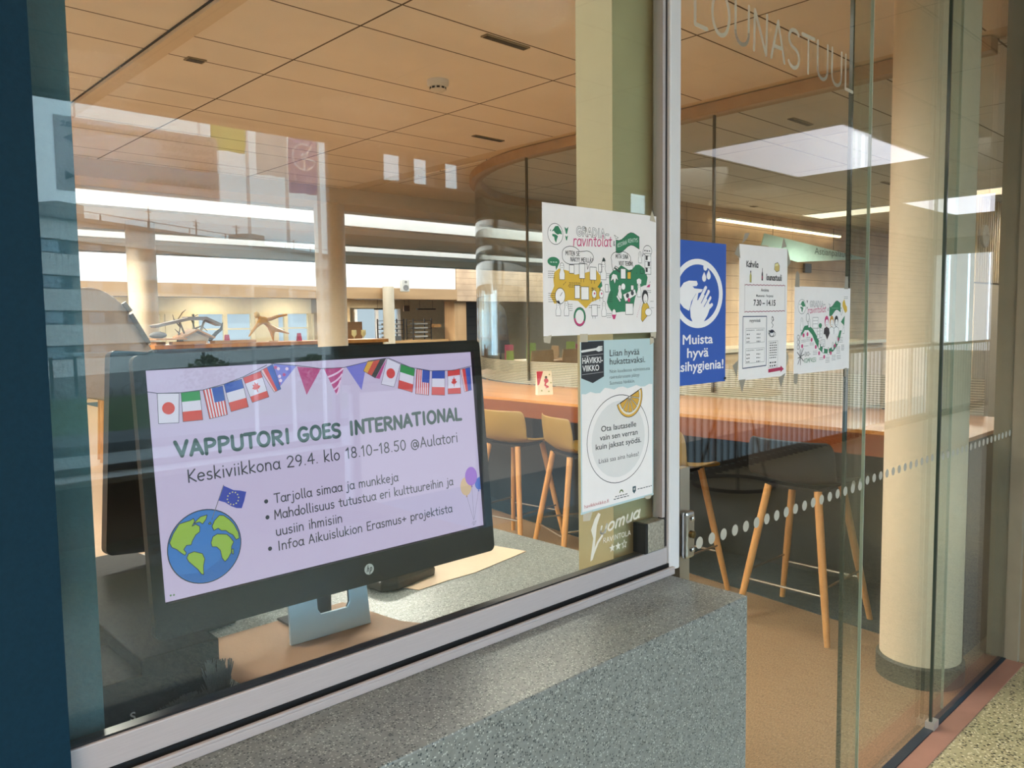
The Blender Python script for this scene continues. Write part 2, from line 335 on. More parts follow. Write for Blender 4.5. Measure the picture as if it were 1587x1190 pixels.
class Ink:
    """flat printed matter: coloured shapes laid on a sheet, in sheet units (u right, v up); one mesh, one material per colour"""
    def __init__(s, origin, eu, ev, unit=1.0, lift=.00012, base=.0004, maker=flat, prefix='ink'):
        s.o = Vector(origin); s.eu = Vector(eu); s.ev = Vector(ev); s.n = s.eu.cross(s.ev).normalized(); s.k = unit
        s.lift = lift; s.base = base; s.mb = MB(); s.mats = []; s.names = {}; s.cnt = 0; s.maker = maker; s.prefix = prefix
    def mi(s, col):
        if col not in s.names:
            s.names[col] = len(s.mats); s.mats.append(col if not isinstance(col, str) else s.maker(s.prefix+'_'+col, col))
        return s.names[col]
    def P(s, u, v, l): return s.o+(s.eu*u+s.ev*v)*s.k+s.n*(s.base+s.lift*(l+(s.cnt % 13)*.07))
    def poly(s, pts, col, l=0):
        s.cnt += 1
        s.mb.add([s.P(u, v, l) for u, v in pts], [tuple(range(len(pts)))], s.mi(col)); return s
    def rect(s, u0, v0, u1, v1, col, l=0): return s.poly([(u0, v0), (u1, v0), (u1, v1), (u0, v1)], col, l)
    def disc(s, u, v, r, col, l=0, ry=None, n=28, rot=0):
        c, d = math.cos(rot), math.sin(rot); ry = ry or r; pts = []
        for i in range(n):
            a = 2*PI*i/n; x, y = r*math.cos(a), ry*math.sin(a); pts.append((u+x*c-y*d, v+x*d+y*c))
        return s.poly(pts, col, l)
    def stroke(s, pts, w, col, l=0, closed=False, caps=True):
        if closed: pts = list(pts)+[pts[0]]
        h = w/2
        for i in range(len(pts)-1):
            (x0, y0), (x1, y1) = pts[i], pts[i+1]; L = math.hypot(x1-x0, y1-y0)
            if L < 1e-9: continue
            nx, ny = -(y1-y0)/L*h, (x1-x0)/L*h
            s.poly([(x0-nx, y0-ny), (x1-nx, y1-ny), (x1+nx, y1+ny), (x0+nx, y0+ny)], col, l)
        if caps:
            for p in pts: s.disc(p[0], p[1], h, col, l, n=8)
        return s
    def ring(s, u, v, r, w, col, l=0, ry=None, n=48):
        ry = ry or r; mi = s.mi(col); vs = []; fs = []
        for i in range(n):
            a = 2*PI*i/n
            for q in (-w/2, w/2): vs.append(s.P(u+(r+q)*math.cos(a), v+(ry+q)*math.sin(a), l))
        for i in range(n): fs.append((2*i, 2*i+1, 2*((i+1) % n)+1, 2*((i+1) % n)))
        s.mb.add(vs, fs, mi); return s
    def text(s, t, u, v, h, col, l=1, width=None, bold=0.0, align='L', slope=0.0):
        """h: capital height; width: total width to fit"""
        vs, fs = text_mesh(t, bold)
        if not vs: return s
        x0 = min(p[0] for p in vs); x1 = max(p[0] for p in vs); k = h/.73; kx = (width/(x1-x0)) if width else k
        off = {'L': 0, 'C': -(x1-x0)*kx/2, 'R': -(x1-x0)*kx}[align]; mi = s.mi(col)
        s.mb.add([s.P(u+off+(p[0]-x0)*kx, v+p[1]*k+slope*(p[0]-x0)*kx, l) for p in vs], fs, mi); return s
    def hand(s, t, u, v, h, col, w, l=1, width=None, slope=0.0, jit=0.0, align='L', lean=0.0):
        """single-line pen lettering; h: capital height"""
        k = h/.75; tot = sum(GL[c][0]+.04 for c in t); kx = width/tot if width else k
        x = u-(tot*kx/2 if align == 'C' else 0)
        for c in t:
            g = GL[c]; dy = random.uniform(-jit, jit)*h; da = random.uniform(-jit, jit)
            for pl in g[1]:
                s.stroke([(x+px*kx+lean*py*k+da*py*k*.5, v+py*k+dy+slope*(x+px*kx-u)) for px, py in pl], w, col, l)
            x += (g[0]+.04)*kx
        return s
    def squiggle(s, u0, u1, v, w, col, l=1):
        """a line of writing too small to read"""
        x = u0
        while x < u1:
            n = random.uniform(.06, .16)*(u1-u0)+w; s.stroke([(x, v), (min(x+n, u1), v+random.uniform(-.2, .2)*w)], w, col, l, caps=False); x += n+w*1.2
        return s
    def build(s, name, parent=None): return s.mb.build(name, s.mats, parent)

# ------------------------------------------------------------------ materials
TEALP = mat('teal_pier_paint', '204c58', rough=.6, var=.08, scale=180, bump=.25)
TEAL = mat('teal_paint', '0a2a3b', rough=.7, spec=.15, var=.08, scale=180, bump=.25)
CEIL = lines_mat('ceiling_panels', 'e8e1d8', '4a4036', [(0, 1.2, 1.975, .010), (1, .9, 2.10, .009), (1, .9, 2.695, .009)], rough=.7)
CEILP = mat('ceiling_plain', 'd9cab4', rough=.75, var=.02)
CEILB = lines_mat('ceiling_boards', 'e2d9cc', '5a5044', [(0, 1.2, 1.975, .010), (1, .9, 2.10, .010), (1, .9, 2.695, .010)], rough=.7)
VINYL = mat('vinyl_floor', '8c6f53', rough=.42, var=.42, scale=85, stretch=(1, 3.5, 1))
CARPET = mat('dark_carpet', '213138', rough=.9, var=.35, scale=90)
TERR = speckle('terrazzo', 'a39a78', '4f4a3c', 'cfc7a8', scale=110, dk=.34, lt=.25, rough=.3)
STONE = speckle('speckled_worktop', '757a78', '363f42', 'adb2ae', scale=330, dk=.24, lt=.16, rough=.36)
ALU = mat('anodised_aluminium', 'aca4a4', rough=.42, metal=.0, var=.04, scale=30, stretch=(1, 30, 30))
WHITEP = mat('white_lacquer', 'd3d2d4', rough=.4, var=.02)
DARK = mat('black_plastic', '141518', rough=.38, var=.05)
DARKM = mat('black_steel', '15171a', rough=.45, metal=.3, var=.05)
CHROME = mat('chrome', 'c8c8ca', rough=.12, metal=1., var=.03)
GOLDW = mat('olive_beige_paint', 'b3a680', rough=.45, var=.03)
BEIGE = mat('beige_paint', 'c7ac88', rough=.6, var=.03)
COLW = mat('column_paint', 'd3c3a9', rough=.6, var=.03, scale=40)
WHITEW = mat('white_plaster', 'e4e2dc', rough=.7, var=.02)
BRICK = None
PANE = glass('clear_glass')
CURV = glass('curved_clear_glass', tint=(.955, .97, .955))
WOODL = wood('light_wood', 'b08356', 'c79a6b', axis='Y')
WOODO = wood('orange_wood', 'a8682f', 'c08444', axis='Y', rough=.3)
WOODZ = wood('beech_legs', 'b07a45', 'c99257', axis='Z', scale=25)
CREAM = mat('cream_wall', 'f0e2bb', rough=.7, var=.03)

# ------------------------------------------------------------------ the setting: dining room
def sbox(name, m, *b, bevel=0, parent=None):
    o = MB().box(*b).build(name, m, parent, bevel=bevel)
    return o if parent else struct(o)
f = MB().box(-3, 30, .0, 20, -.1, 0).build('floor', VINYL); struct(f)
c = MB(); c.prism([(3.45, .28), (4.15, .28), (30, .28), (30, 14.9), (4.2, 14.9), (4.1, 5.0), (3.75, 2.6)], .006, Matrix.Translation((0, 0, .0))); struct(c.build('floor_carpet', CARPET))
sbox('ceiling', CEIL, -3, 4.12, .06, 5.77, 2.66, 2.74)
sbox('ceiling_edge', CEILP, 4.12, 4.30, .06, 5.77, 2.668, 2.74)
sbox('ceiling_passage', CEILP, 4.305, 30, 5.205, 5.765, 2.664, 2.74)
sbox('ceiling_restaurant', CEILB, 4.30, 30, .06, 5.2, 2.66, 2.74)
# the lower ceiling of the deep hall with three long roof-light slots
SLOTS = [(6.26, 7.09), (9.23, 9.93), (12.21, 14.40)]
y0 = 5.77; k = MB()
for a, b_ in SLOTS: k.box(-3, 30, y0, a-.065, 2.52, 2.74); y0 = b_+.125
k.box(-3, 30, 14.62, 17.99, 2.30, 2.74); struct(k.build('ceiling_hall', CEILP))
SKYG = emis('rooflight_glow', 'f4f6ff', 6.0)
for n, (a, b_) in enumerate(SLOTS):
    s = MB(); s.box(-3, 30, b_, b_+.12, 2.50 if n < 2 else 2.75, 3.5); s.box(-3, 30, a-.06, a-.002, 2.50, 3.5)
    r = struct(s.build('trim_%d' % (n+11), WHITEW))
    MB().box(-3, 30, a, b_, 3.42, 3.46).build('rooflight_glass', SKYG, r)
    if n < 2: MB().box(-3, 30, b_+.126, b_+.12+(.58 if n == 0 else .45), 2.495, 2.518).build('upstand_soffit', WHITEW, r)
sbox('trim_4', CEILP, 1.385, 1.465, .08, 5.7, 2.635, 2.662)
sbox('trim_5', DARKM, 1.380, 1.386, .08, 5.7, 2.652, 2.661)

# walls round the hall
sbox('wall_side', WHITEW, -3.2, -3, 0, 20, 0, 3.5)
BOARD = lines_mat('wood_boards', 'c4a585', '7a5f47', [(2, .145, .0, .006), (0, 2.4, .3, .006)], rough=.55, var=.14)
b = MB().box(7.0, 30, 4.20, 4.35, 0, 2.70).build('wall_restaurant', BOARD); struct(b)
# rear wall of the hall: white band, wooden fascia, then openings
sbox('wall_back_upper', WHITEW, -3, 12.59, 14.402, 14.6, 2.185, 2.74)
sbox('wall_back_fascia', wood('fascia_wood', 'a98660', 'ba966c', axis='X', scale=4), -3, 12.6, 14.36, 14.98, 1.93, 2.18)
sbox('wall_back_boards', BOARD, 12.6, 30, 14.37, 14.98, 1.90, 2.74)
sbox('wall_back', mat('rear_wall_paint', 'cdb48c', rough=.7), -3, 30, 18.0, 18.2, 0, 3.5)
sbox('wall_back_cream', CREAM, -3, 9.45, 15.9, 16.05, 1.62, 2.3)
sbox('wall_back_low', CREAM, -3, 9.45, 15.9, 16.05, 0, .95)
GLOW = emis('daylit_blind', 'c4d6e6', 1.0)
n = 0
for x0 in [1.0, 2.9, 4.8, 6.75, 8.2]:
    n += 1; x1 = x0+(1.25 if n < 5 else 1.2)
    w = sroot('window_%d' % (n+10))
    MB().box(x0, x1, 15.97, 15.99, .95, 1.62).build('pane', GLOW, w)
    fr = MB()
    for xx in (x0, (x0+x1)/2, x1): fr.box(xx-.045, xx+.045, 15.90, 15.97, .95, 1.62)
    fr.box(x0, x1, 15.91, 15.97, 1.28, 1.31); fr.build('frame', CREAM, w)
    sbox('wall_pier_%d' % n, CREAM, x1+.05, x0+(1.85 if n < 5 else 1.3), 15.88, 16.05, .95, 1.62)
# dark doorway and wooden pier on the right of the serving hatch
sbox('wall_back_pier', wood('pier_wood', 'bd9468', 'cfa678', axis='Z', scale=4), 12.62, 13.0, 14.5, 14.9, 0, 1.92)
sbox('wall_back_dark', mat('dark_recess', '17191b', rough=.5), 13.0, 14.1, 15.3, 15.4, 0, 1.95)
sbox('door_9', mat('dark_glass_door', '20262b', rough=.15), 13.15, 13.6, 15.22, 15.28, .1, 1.75)

# ------------------------------------------------------------------ front wall towards the gallery
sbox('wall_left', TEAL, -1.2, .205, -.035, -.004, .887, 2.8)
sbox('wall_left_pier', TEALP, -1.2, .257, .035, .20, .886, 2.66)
sbox('wall_post', GOLDW, 1.152, 1.335, .032, .12, .888, 2.66)
sbox('trim_1', WHITEP, 1.2685, 1.304, -.012, .03, .887, 2.8, bevel=.003)
sbox('wall_right', mat('end_wall_paint', '9c8a70', rough=.6), 3.592, 5.2, -.10, -.0, 0, 2.8)
sbox('trim_2', mat('end_jamb', '8f8471', rough=.5), 3.560, 3.594, -.05, .06, 0, 2.8)
th = MB(); th.box(1.3, 3.56, -.075, -.012, -.02, .004); struct(th.build('trim_3', mat('copper_threshold', 'a5796a', rough=.45, metal=.2)))
sbox('trim_6', mat('blue_black_track', '1d2b38', rough=.4), 1.3, 3.56, -.011, .018, -.02, .007)
sbox('wall_lintel', CEILP, -3, 5.2, -.03, .05, 2.70, 3.1)

# ------------------------------------------------------------------ sliding window
w1 = sroot('window_1')
MB().box(.19, 1.258, -.003, .003, .935, 2.70).build('pane', PANE, w1)
rl = MB(); rl.box(.203, 1.262, -.012, .012, .905, .938); rl.build('bottom_rail', ALU, w1, bevel=.0015)
MB().box(.203, 1.258, -.008, .008, .938, .9405).build('gasket', DARK, w1)
tk = MB(); tk.box(.16, 1.268, -.026, .022, .8862, .897); tk.box(.16, 1.268, -.026, -.020, .897, .901)
tk.build('track', ALU, w1, bevel=.001)
MB().box(.16, 1.266, -.013, .014, .897, .905).build('track_groove', DARKM, w1)
st = MB(); st.box(1.2475, 1.2560, -.010, .010, .998, 2.70); st.build('stile', ALU, w1)
MB().box(1.2562, 1.2672, -.006, .006, .938, 2.70).build('stile_gasket', DARK, w1)
lk = MB(); lk.box(1.186, 1.194, -.017, .012, .940, .997); lk.build('lock_edge', DARKM, w1)
MB().box(1.194, 1.246, -.017, .012, .940, .997).build('lock_plate', mat('brushed_lock', 'a8a498', rough=.35, metal=.6, var=.3, scale=220), w1, bevel=.002)
MB().box(.198, .2035, -.014, .014, .90, .938).build('rail_end_cap', CHROME, w1)

# ------------------------------------------------------------------ sliding glass doors
EDGE = mat('green_glass_edge', '2f3a34', rough=.15, var=.02)
EDGEL = mat('pale_glass_edge', 'b7c4b4', rough=.15, var=.02)
DOT = mat('frosted_dot', 'a9a496', rough=.7, var=.02)
def door(i, x0, x1, y, dark=True, light=True):
    d = sroot('door_%d' % i)
    MB().box(x0, x1, y-.004, y+.004, .012, 2.70).build('pane', PANE, d)
    if dark: MB().box(x0-.009, x0, y-.0045, y+.0045, .012, 2.70).build('pane_edge', EDGE, d)
    if light: MB().box(x1, x1+.0022, y-.0042, y+.0042, .012, 2.70).build('pane_edge_far', EDGEL, d)
    k = Ink((0, y-.004, 0), (1, 0, 0), (0, 0, 1), 1, base=.0003)
    x = 1.385+(0 if i == 1 else 0.0)
    while x < x1-.02:
        if x > x0+.02: k.disc(x, .920, .0125, DOT, n=20)
        x += .0456
    k.build('marking_dots', d)
    return d
d1 = door(1, 1.306, 2.185, 0.0, dark=False)
d2 = door(2, 2.112, 2.925, .018)
d3 = door(3, 2.770, 3.560, 0.0, light=False)
k = Ink((0, -.004, 0), (1, 0, 0), (0, 0, 1), 1, base=.0003)
ETCH = mat('etched_letter', 'b3a994', rough=.8, var=.02)
k.hand('LOUNASTUUL', 1.352, 1.950, .083, ETCH, .0085, width=.725)
k.build('etched_lettering', d1)
# lock body and steel channel on the leading edge of door 1
ch = MB(); ch.box(1.307, 1.340, -.010, .010, .60, 1.085); ch.build('steel_channel', mat('steel_channel', 'a19a8c', rough=.25, metal=.7), d1)
lb = MB(); lb.box(1.306, 1.338, -.026, -.0105, .905, 1.0); lb.build('lock_body', CHROME, d1, bevel=.006)
for z in (.922, .985): MB().lathe([(.005, 0), (.005, .003), (.003, .004)], n=14).build('screw_cap', CHROME, d1).matrix_world = Matrix.Translation((1.326, -.026, z)) @ Matrix.Rotation(PI/2, 4, 'X')
q = MB().lathe([(.0075, 0), (.0075, .004), (.004, .005)], n=16).build('key_cylinder', mat('brass_cylinder', '6b5a38', rough=.3, metal=.9), d1); q.matrix_world = Matrix.Translation((1.326, -.026, .953)) @ Matrix.Rotation(PI/2, 4, 'X')
MB().box(2.755, 2.80, -.014, .014, .004, .030).build('floor_guide', mat('guide_plate', 'b9b3ac', rough=.3, metal=.5), d3)

# ------------------------------------------------------------------ curved glass wall of the restaurant
CCX, CCY, CR = 6.17, 3.27, 1.92
cpath = [(4.25, .30+.4*i) for i in range(0, 8)]+[(CCX+CR*math.cos(math.radians(a)), CCY+CR*math.sin(math.radians(a))) for a in range(180, 88, -4)]+[(7.0, 5.19)]
cg = sroot('wall_curved')
MB().sweep(cpath, [(-.006, .902), (.006, .902), (.006, 2.60), (-.006, 2.60)]).build('glass', CURV, cg, smooth=True)
MB().sweep(cpath, [(-.05, 2.595), (.05, 2.595), (.05, 2.662), (-.05, 2.662)]).build('header', mat('header_beige', 'b59878', rough=.5), cg, smooth=True)
jn = MB()
for (px, py) in ((4.25, 1.79), (4.25, 3.40)): jn.box(px-.009, px+.009, py-.006, py+.006, .93, 2.6)
jn.build('glass_joint', mat('joint_sealant', '57503f', rough=.4), cg)
FILM = lines_mat('lined_film', 'cfc6b4', '6d675b', [(2, .0125, 0, .004)], rough=.6)
MB().sweep(cpath[:20], [(.018, .902), (.022, .902), (.022, 1.075), (.018, 1.075)]).build('lined_band', FILM, cg, smooth=True)

# ------------------------------------------------------------------ long worktop either side of the window
ct = thing('service_counter', 'grey-green speckled stone counter running under the sliding window', 'counter')
b = MB(); b.box(-1.4, 1.2575, -.189, .06, .0, .886); b.build('front_block', STONE, ct, bevel=.0025)
b = MB(); b.prism([(-1.4, .06), (1.2575, .06), (1.2575, .50), (1.2575, .88), (-1.4, .88)], .04, Matrix.Translation((0, 0, .846))); b.build('inner_worktop', STONE, ct, bevel=.002)
b = MB(); b.box(-1.3, 1.20, .10, .14, .0, .846); b.box(-1.3, 1.2, .80, .84, .0, .846); b.build('support_panel', mat('counter_support', '2a2f30', rough=.6), ct)

# ------------------------------------------------------------------ display on the counter
mon = thing('monitor', 'black desktop display showing a party flyer, on the worktop behind the window', 'monitor')
yaw, tilt, roll = -.033, .080, .010
ex = Vector((math.cos(yaw), math.sin(yaw), 0)); nn_ = Vector((math.sin(yaw), -math.cos(yaw), 0)); ez = Vector((0, 0, 1))*math.cos(tilt)-nn_*math.sin(tilt)
e2 = ex*math.cos(roll)+ez*math.sin(roll); z2 = -ex*math.sin(roll)+ez*math.cos(roll)
MC = Vector((.623, .125, 1.177))
# frame of the display: local x right, y = away from viewer, z up
SM = Matrix((e2, -nn_*math.cos(tilt)-Vector((0, 0, 1))*math.sin(tilt)*0, z2)).transposed().to_4x4()
back = e2.cross(z2)*-1
SM = Matrix((e2, back, z2)).transposed().to_4x4(); SM.translation = MC
def rrect(x0, x1, z0, z1, r, n=6):
    p = []
    for cx_, cz_, a in ((x1-r, z1-r, 0), (x0+r, z1-r, 90), (x0+r, z0+r, 180), (x1-r, z0+r, 270)):
        p += arc(cx_, cz_, r, r, a, a+90, n)
    return p
XZ = Matrix(((1, 0, 0, 0), (0, 0, 1, 0), (0, 1, 0, 0), (0, 0, 0, 1)))   # prism XY -> x,z plane, extruded along +y
hw, hh = .2655, .1495
outer = rrect(-hw-.016, hw+.016, -hh-.046, hh+.020, .010)
inner = rrect(-hw-.001, hw+.001, -hh-.001, hh+.001, .001)
bz = MB()
n = len(outer)
vs = [SM @ XZ @ Vector((x, z, y)) for y in (-.006, .010) for x, z in outer]+[SM @ XZ @ Vector((x, z, y)) for y in (-.006, .004) for x, z in inner]
fs = [(i, (i+1) % n, n+(i+1) % n, n+i) for i in range(n)]+[tuple(range(n, 2*n))]
fs += [(i, 2*n+i, 2*n+(i+1) % n, (i+1) % n) for i in range(n)]+[(2*n+i, 3*n+i, 3*n+(i+1) % n, 2*n+(i+1) % n) for i in range(n)]
bz.add(vs, fs); bz.build('bezel', mat('display_bezel', '08090b', rough=.45, spec=.25, var=.1, scale=300), mon)
bk = MB(); bk.box(-.20, .20, .0105, .050, -.14, .12, mx=SM); bk.build('back_cover', DARK, mon)
# lit panel with the flyer
sk = Ink(SM @ Vector((-hw, 0, -hh)), e2, z2, .01, lift=.000025, base=0.0, maker=lambda nme, c: emis('lit_'+c, c, .92))
BG = 'c7b7dc'
sk.rect(0, 0, 53.1, 29.9, BG, 0)
NV, TX = '3a3a52', '1d2230'
def bez(p0, p1, p2, n=10): return [((1-t)**2*p0[0]+2*t*(1-t)*p1[0]+t*t*p2[0], (1-t)**2*p0[1]+2*t*(1-t)*p1[1]+t*t*p2[1]) for t in [i/n for i in range(n+1)]]
RED, GRN, BLU, WHT = 'd23238', '1f8a45', '2244b0', 'dcd5ee'
def q(pts, u, v):
    (a, b_, c_, d_) = pts   # tl, tr, br, bl
    x = (1-v)*((1-u)*d_[0]+u*c_[0])+v*((1-u)*a[0]+u*b_[0]); y = (1-v)*((1-u)*d_[1]+u*c_[1])+v*((1-u)*a[1]+u*b_[1]); return (x, y)
def band(pts, u0, u1, v0, v1, col, l): sk.poly([q(pts, u0, v0), q(pts, u1, v0), q(pts, u1, v1), q(pts, u0, v1)], col, l)
def flag(kind, pts):
    band(pts, 0, 1, 0, 1, WHT, 1)
    if kind == 'jp': c_ = q(pts, .5, .5); sk.disc(c_[0], c_[1], .80, RED, 2)
    if kind == 'it': band(pts, 0, 1, .68, 1, GRN, 2); band(pts, 0, 1, 0, .34, RED, 2)
    if kind == 'us':
        for s in range(7): band(pts, (2*s)/13, (2*s+1)/13, 0, 1, RED, 2)
        band(pts, .44, 1, .5, 1, BLU, 3)
    if kind == 'fr': band(pts, 0, 1, .68, 1, BLU, 2); band(pts, 0, 1, 0, .33, RED, 2)
    if kind == 'ca':
        band(pts, 0, 1, .76, 1, RED, 2); band(pts, 0, 1, 0, .24, RED, 2)
        lf = [(.5, .72), (.56, .6), (.66, .64), (.63, .54), (.74, .5), (.62, .42), (.53, .42), (.52, .3), (.48, .3), (.47, .42), (.38, .42), (.26, .5), (.37, .54), (.34, .64), (.44, .6)]
        sk.poly([q(pts, a, b_) for a, b_ in lf], RED, 3)
    if kind == 'ru': band(pts, 0, .5, 0, 1, RED, 2); band(pts, .5, 1, 0, 1, BLU, 2); band(pts, 0, .18, 0, 1, 'e6b8c4', 3)
    if kind == 'de': band(pts, 0, .33, 0, 1, 'd8a13c', 2); band(pts, .33, .68, 0, 1, 'c8453a', 2); band(pts, .68, 1, 0, 1, '2e2e33', 2)
    sk.stroke([q(pts, 0, 1), q(pts, 1, 1), q(pts, 1, 0), q(pts, 0, 0)], .07, NV, 4, closed=True, caps=False)
flag('jp', [(1.24, 26.9), (3.99, 26.7), (3.63, 22.86), (1.1, 23.0)])
flag('it', [(4.24, 26.76), (6.66, 26.83), (6.78, 22.92), (4.18, 22.93)])
flag('us', [(7.11, 26.92), (9.8, 27.24), (10.16, 23.29), (7.67, 22.95)])
flag('fr', [(9.98, 27.45), (12.52, 28.0), (13.18, 24.07), (10.66, 23.64)])
flag('ca', [(12.71, 28.15), (15.35, 28.92), (16.27, 25.21), (13.77, 24.61)])
flag('ru', [(15.36, 28.99), (17.19, 29.77), (18.14, 26.19), (17.1, 25.82)])
sk.poly([(17.3, 29.8), (20.8, 29.36), (17.71, 26.22)], '7470d2', 1)
for x, y, c in ((18, 29.1, 'e8c8e8'), (19.3, 29, 'e8c8e8'), (18.1, 28, 'e8c8e8'), (18.8, 28.2, 'b5307e'), (17.9, 27.0, 'b5307e'), (18.2, 27.4, 'e8c8e8'), (17.6, 29.3, 'b5307e')): sk.disc(x, y, .24, c, 2, n=14)
sk.poly([(20.9, 29.22), (24.68, 28.72), (22.04, 25.02)], 'b5307e', 1)
tri = [(25.14, 28.7), (28.5, 28.65), (26.89, 24.63)]; sk.poly(tri, 'b5307e', 1)
for t in (.2, .45, .68, .86):
    a_ = (25.14+(26.89-25.14)*min(1, t+.12), 28.7+(24.63-28.7)*min(1, t+.12)); b_ = (28.5+(26.89-28.5)*max(0, t-.22), 28.65+(24.63-28.65)*max(0, t-.22))
    sk.stroke(bez(a_, ((a_[0]+b_[0])/2+.3, (a_[1]+b_[1])/2-.25), b_, 6), .26, 'e6c0e4', 2, caps=False)
sk.poly([(28.84, 28.78), (32.56, 29.31), (31.24, 25.02)], '7470d2', 1)
sk.poly([(35.2, 28.4), (36.2, 29.6), (34.6, 26.5), (33.9, 26.7)], 'b5307e', 1)
flag('de', [(32.78, 29.45), (36.07, 29.7), (33.83, 26.7), (31.8, 27.94)])
flag('jp', [(36.29, 29.65), (38.66, 28.61), (37.12, 25.07), (34.82, 25.69)])
flag('it', [(38.75, 28.6), (41.35, 27.69), (40.53, 23.93), (37.86, 24.82)])
flag('us', [(41.72, 27.66), (44.26, 27.2), (43.69, 23.21), (41.11, 23.65)])
flag('fr', [(44.74, 27.17), (47.33, 27.02), (46.94, 22.94), (44.27, 23.24)])
flag('ca', [(47.93, 26.98), (50.5, 27.14), (50.34, 22.96), (47.61, 23.09)])
flag('ru', [(50.6, 27.03), (52.74, 27.31), (52.68, 23.39), (51.19, 23.18)])
for pl in ([(0, 27.2), (1.3, 26.9), (4.2, 26.75), (7.1, 26.9), (10, 27.45), (12.7, 28.25), (16.3, 29.7)], [(17, 29.88), (20.8, 29.4), (24.7, 28.72), (28.5, 28.66), (32.6, 29.31), (36.3, 29.7)], [(36.5, 29.7), (40.5, 28.0), (44.6, 27.18), (49.1, 26.99), (53, 27.5)]):
    sk.stroke(pl, .1, NV, 5)
GT = '35504f'
for t, x, w_ in (('VAPPUTORI', 2.9, 16.3), ('GOES', 20.15, 7.1), ('INTERNATIONAL', 28.5, 21.8)):
    sk.hand(t, x, 18.42, 1.9, GT, .50, l=3, width=w_, jit=.035, slope=.012 if x > 28 else 0)
for t, x, w_ in (('Keskiviikkona', 4.15, 13.1), ('29.4.', 18.15, 5.1), ('klo', 24.0, 2.8), ('18.10-18.50', 27.7, 11.0), ('@Aulatori', 39.5, 9.6)):
    sk.hand(t, x, 14.92, 1.62, TX, .19, l=3, width=w_)
for y in (10.64, 8.39, 3.95): sk.disc(14.6, y, .3, TX, 3, n=16)
for t, x, y, w_ in (('Tarjolla simaa ja munkkeja', 15.8, 10.2, 20.9), ('Mahdollisuus tutustua eri kulttuureihin ja', 15.6, 7.9, 31.8), ('uusiin ihmisiin', 15.65, 5.55, 10.7), ('Infoa Aikuislukion Erasmus+ projektista', 15.7, 3.45, 31.1)):
    sk.hand(t, x, y, 1.28, TX, .165, l=3, width=w_)
# globe with a flag on a stick
gx, gy, gr = 5.7, 6.15, 4.78
sk.disc(gx, gy, gr+.14, '14181f', 1, n=48); sk.disc(gx, gy, gr, '2a72c4', 2, n=48)
sk.poly([(gx+gr*math.cos(a)*.98, gy+gr*math.sin(a)*.98) for a in [math.radians(d) for d in range(-140, 21, 10)]]+[(gx+1.6, gy-2.3), (gx-.5, gy-3.4)], '2565b4', 3)
LND, OUT = '93b83a', '14202a'
lands = [[(4.5, 10.1), (4.0, 9.9), (2.6, 9.7), (1.75, 8.6), (1.2, 7.5), (1.45, 6.85), (2.0, 6.5), (2.55, 5.9), (3.0, 5.5), (3.2, 5.8), (2.9, 6.3), (3.3, 6.75), (3.9, 6.7), (4.1, 7.2), (4.6, 7.9), (5.15, 8.2), (5.2, 8.9), (4.7, 9.3), (4.2, 9.1), (4.6, 9.7)],
         [(3.45, 5.6), (4.2, 5.75), (5.25, 5.25), (5.5, 4.5), (5.25, 3.6), (5.2, 2.45), (4.9, 2.6), (4.5, 3.3), (3.95, 3.95), (3.4, 4.6), (3.2, 5.1)],
         [(6.5, 6.45), (6.8, 7.2), (7.4, 7.45), (8.1, 7.3), (8.7, 7.15), (9.1, 6.7), (9.55, 5.95), (9.2, 5.4), (9.1, 4.6), (8.6, 3.9), (8.15, 3.55), (7.8, 4.1), (7.65, 5.2), (7.2, 5.75), (6.6, 5.9)],
         [(6.8, 8.6), (7.2, 9.3), (7.9, 9.9), (8.5, 9.75), (9.2, 9.1), (9.8, 8.3), (10.3, 7.1), (10.35, 6.3), (9.9, 6.2), (9.55, 6.9), (9.0, 7.3), (8.6, 7.7), (8.0, 7.8), (7.6, 8.2), (7.0, 8.0)],
         [(4.5, 9.4), (4.9, 9.8), (5.4, 10.15), (6.3, 10.25), (6.1, 9.7), (5.6, 9.15), (5.2, 9.5)], [(6.35, 9.0), (6.6, 9.25), (6.75, 8.9)], [(9.2, 5.0), (9.45, 5.0), (9.4, 4.3), (9.2, 4.4)]]
for ld in lands: sk.poly(ld, LND, 4); sk.stroke(ld, .1, OUT, 5, closed=True, caps=False)
sk.stroke([(6.85, 9.5), (8.8, 13.85)], .09, '4a4a55', 6)
sk.poly([(8.8, 13.76), (9.4, 13.4), (10.1, 12.96), (11.0, 12.75), (11.86, 12.44), (11.5, 11.3), (11.04, 10.3), (10.3, 10.45), (9.59, 10.85), (8.8, 11.5), (7.98, 11.88)], '2233a8', 6)
for s in range(12): sk.disc(9.95+.78*math.cos(s*PI/6), 11.85+.85*math.sin(s*PI/6), .1, 'e3d27a', 7, n=6)
sk.stroke([(8.79, 13.8), (7.0, 9.8)], .1, '6f6f78', 7)
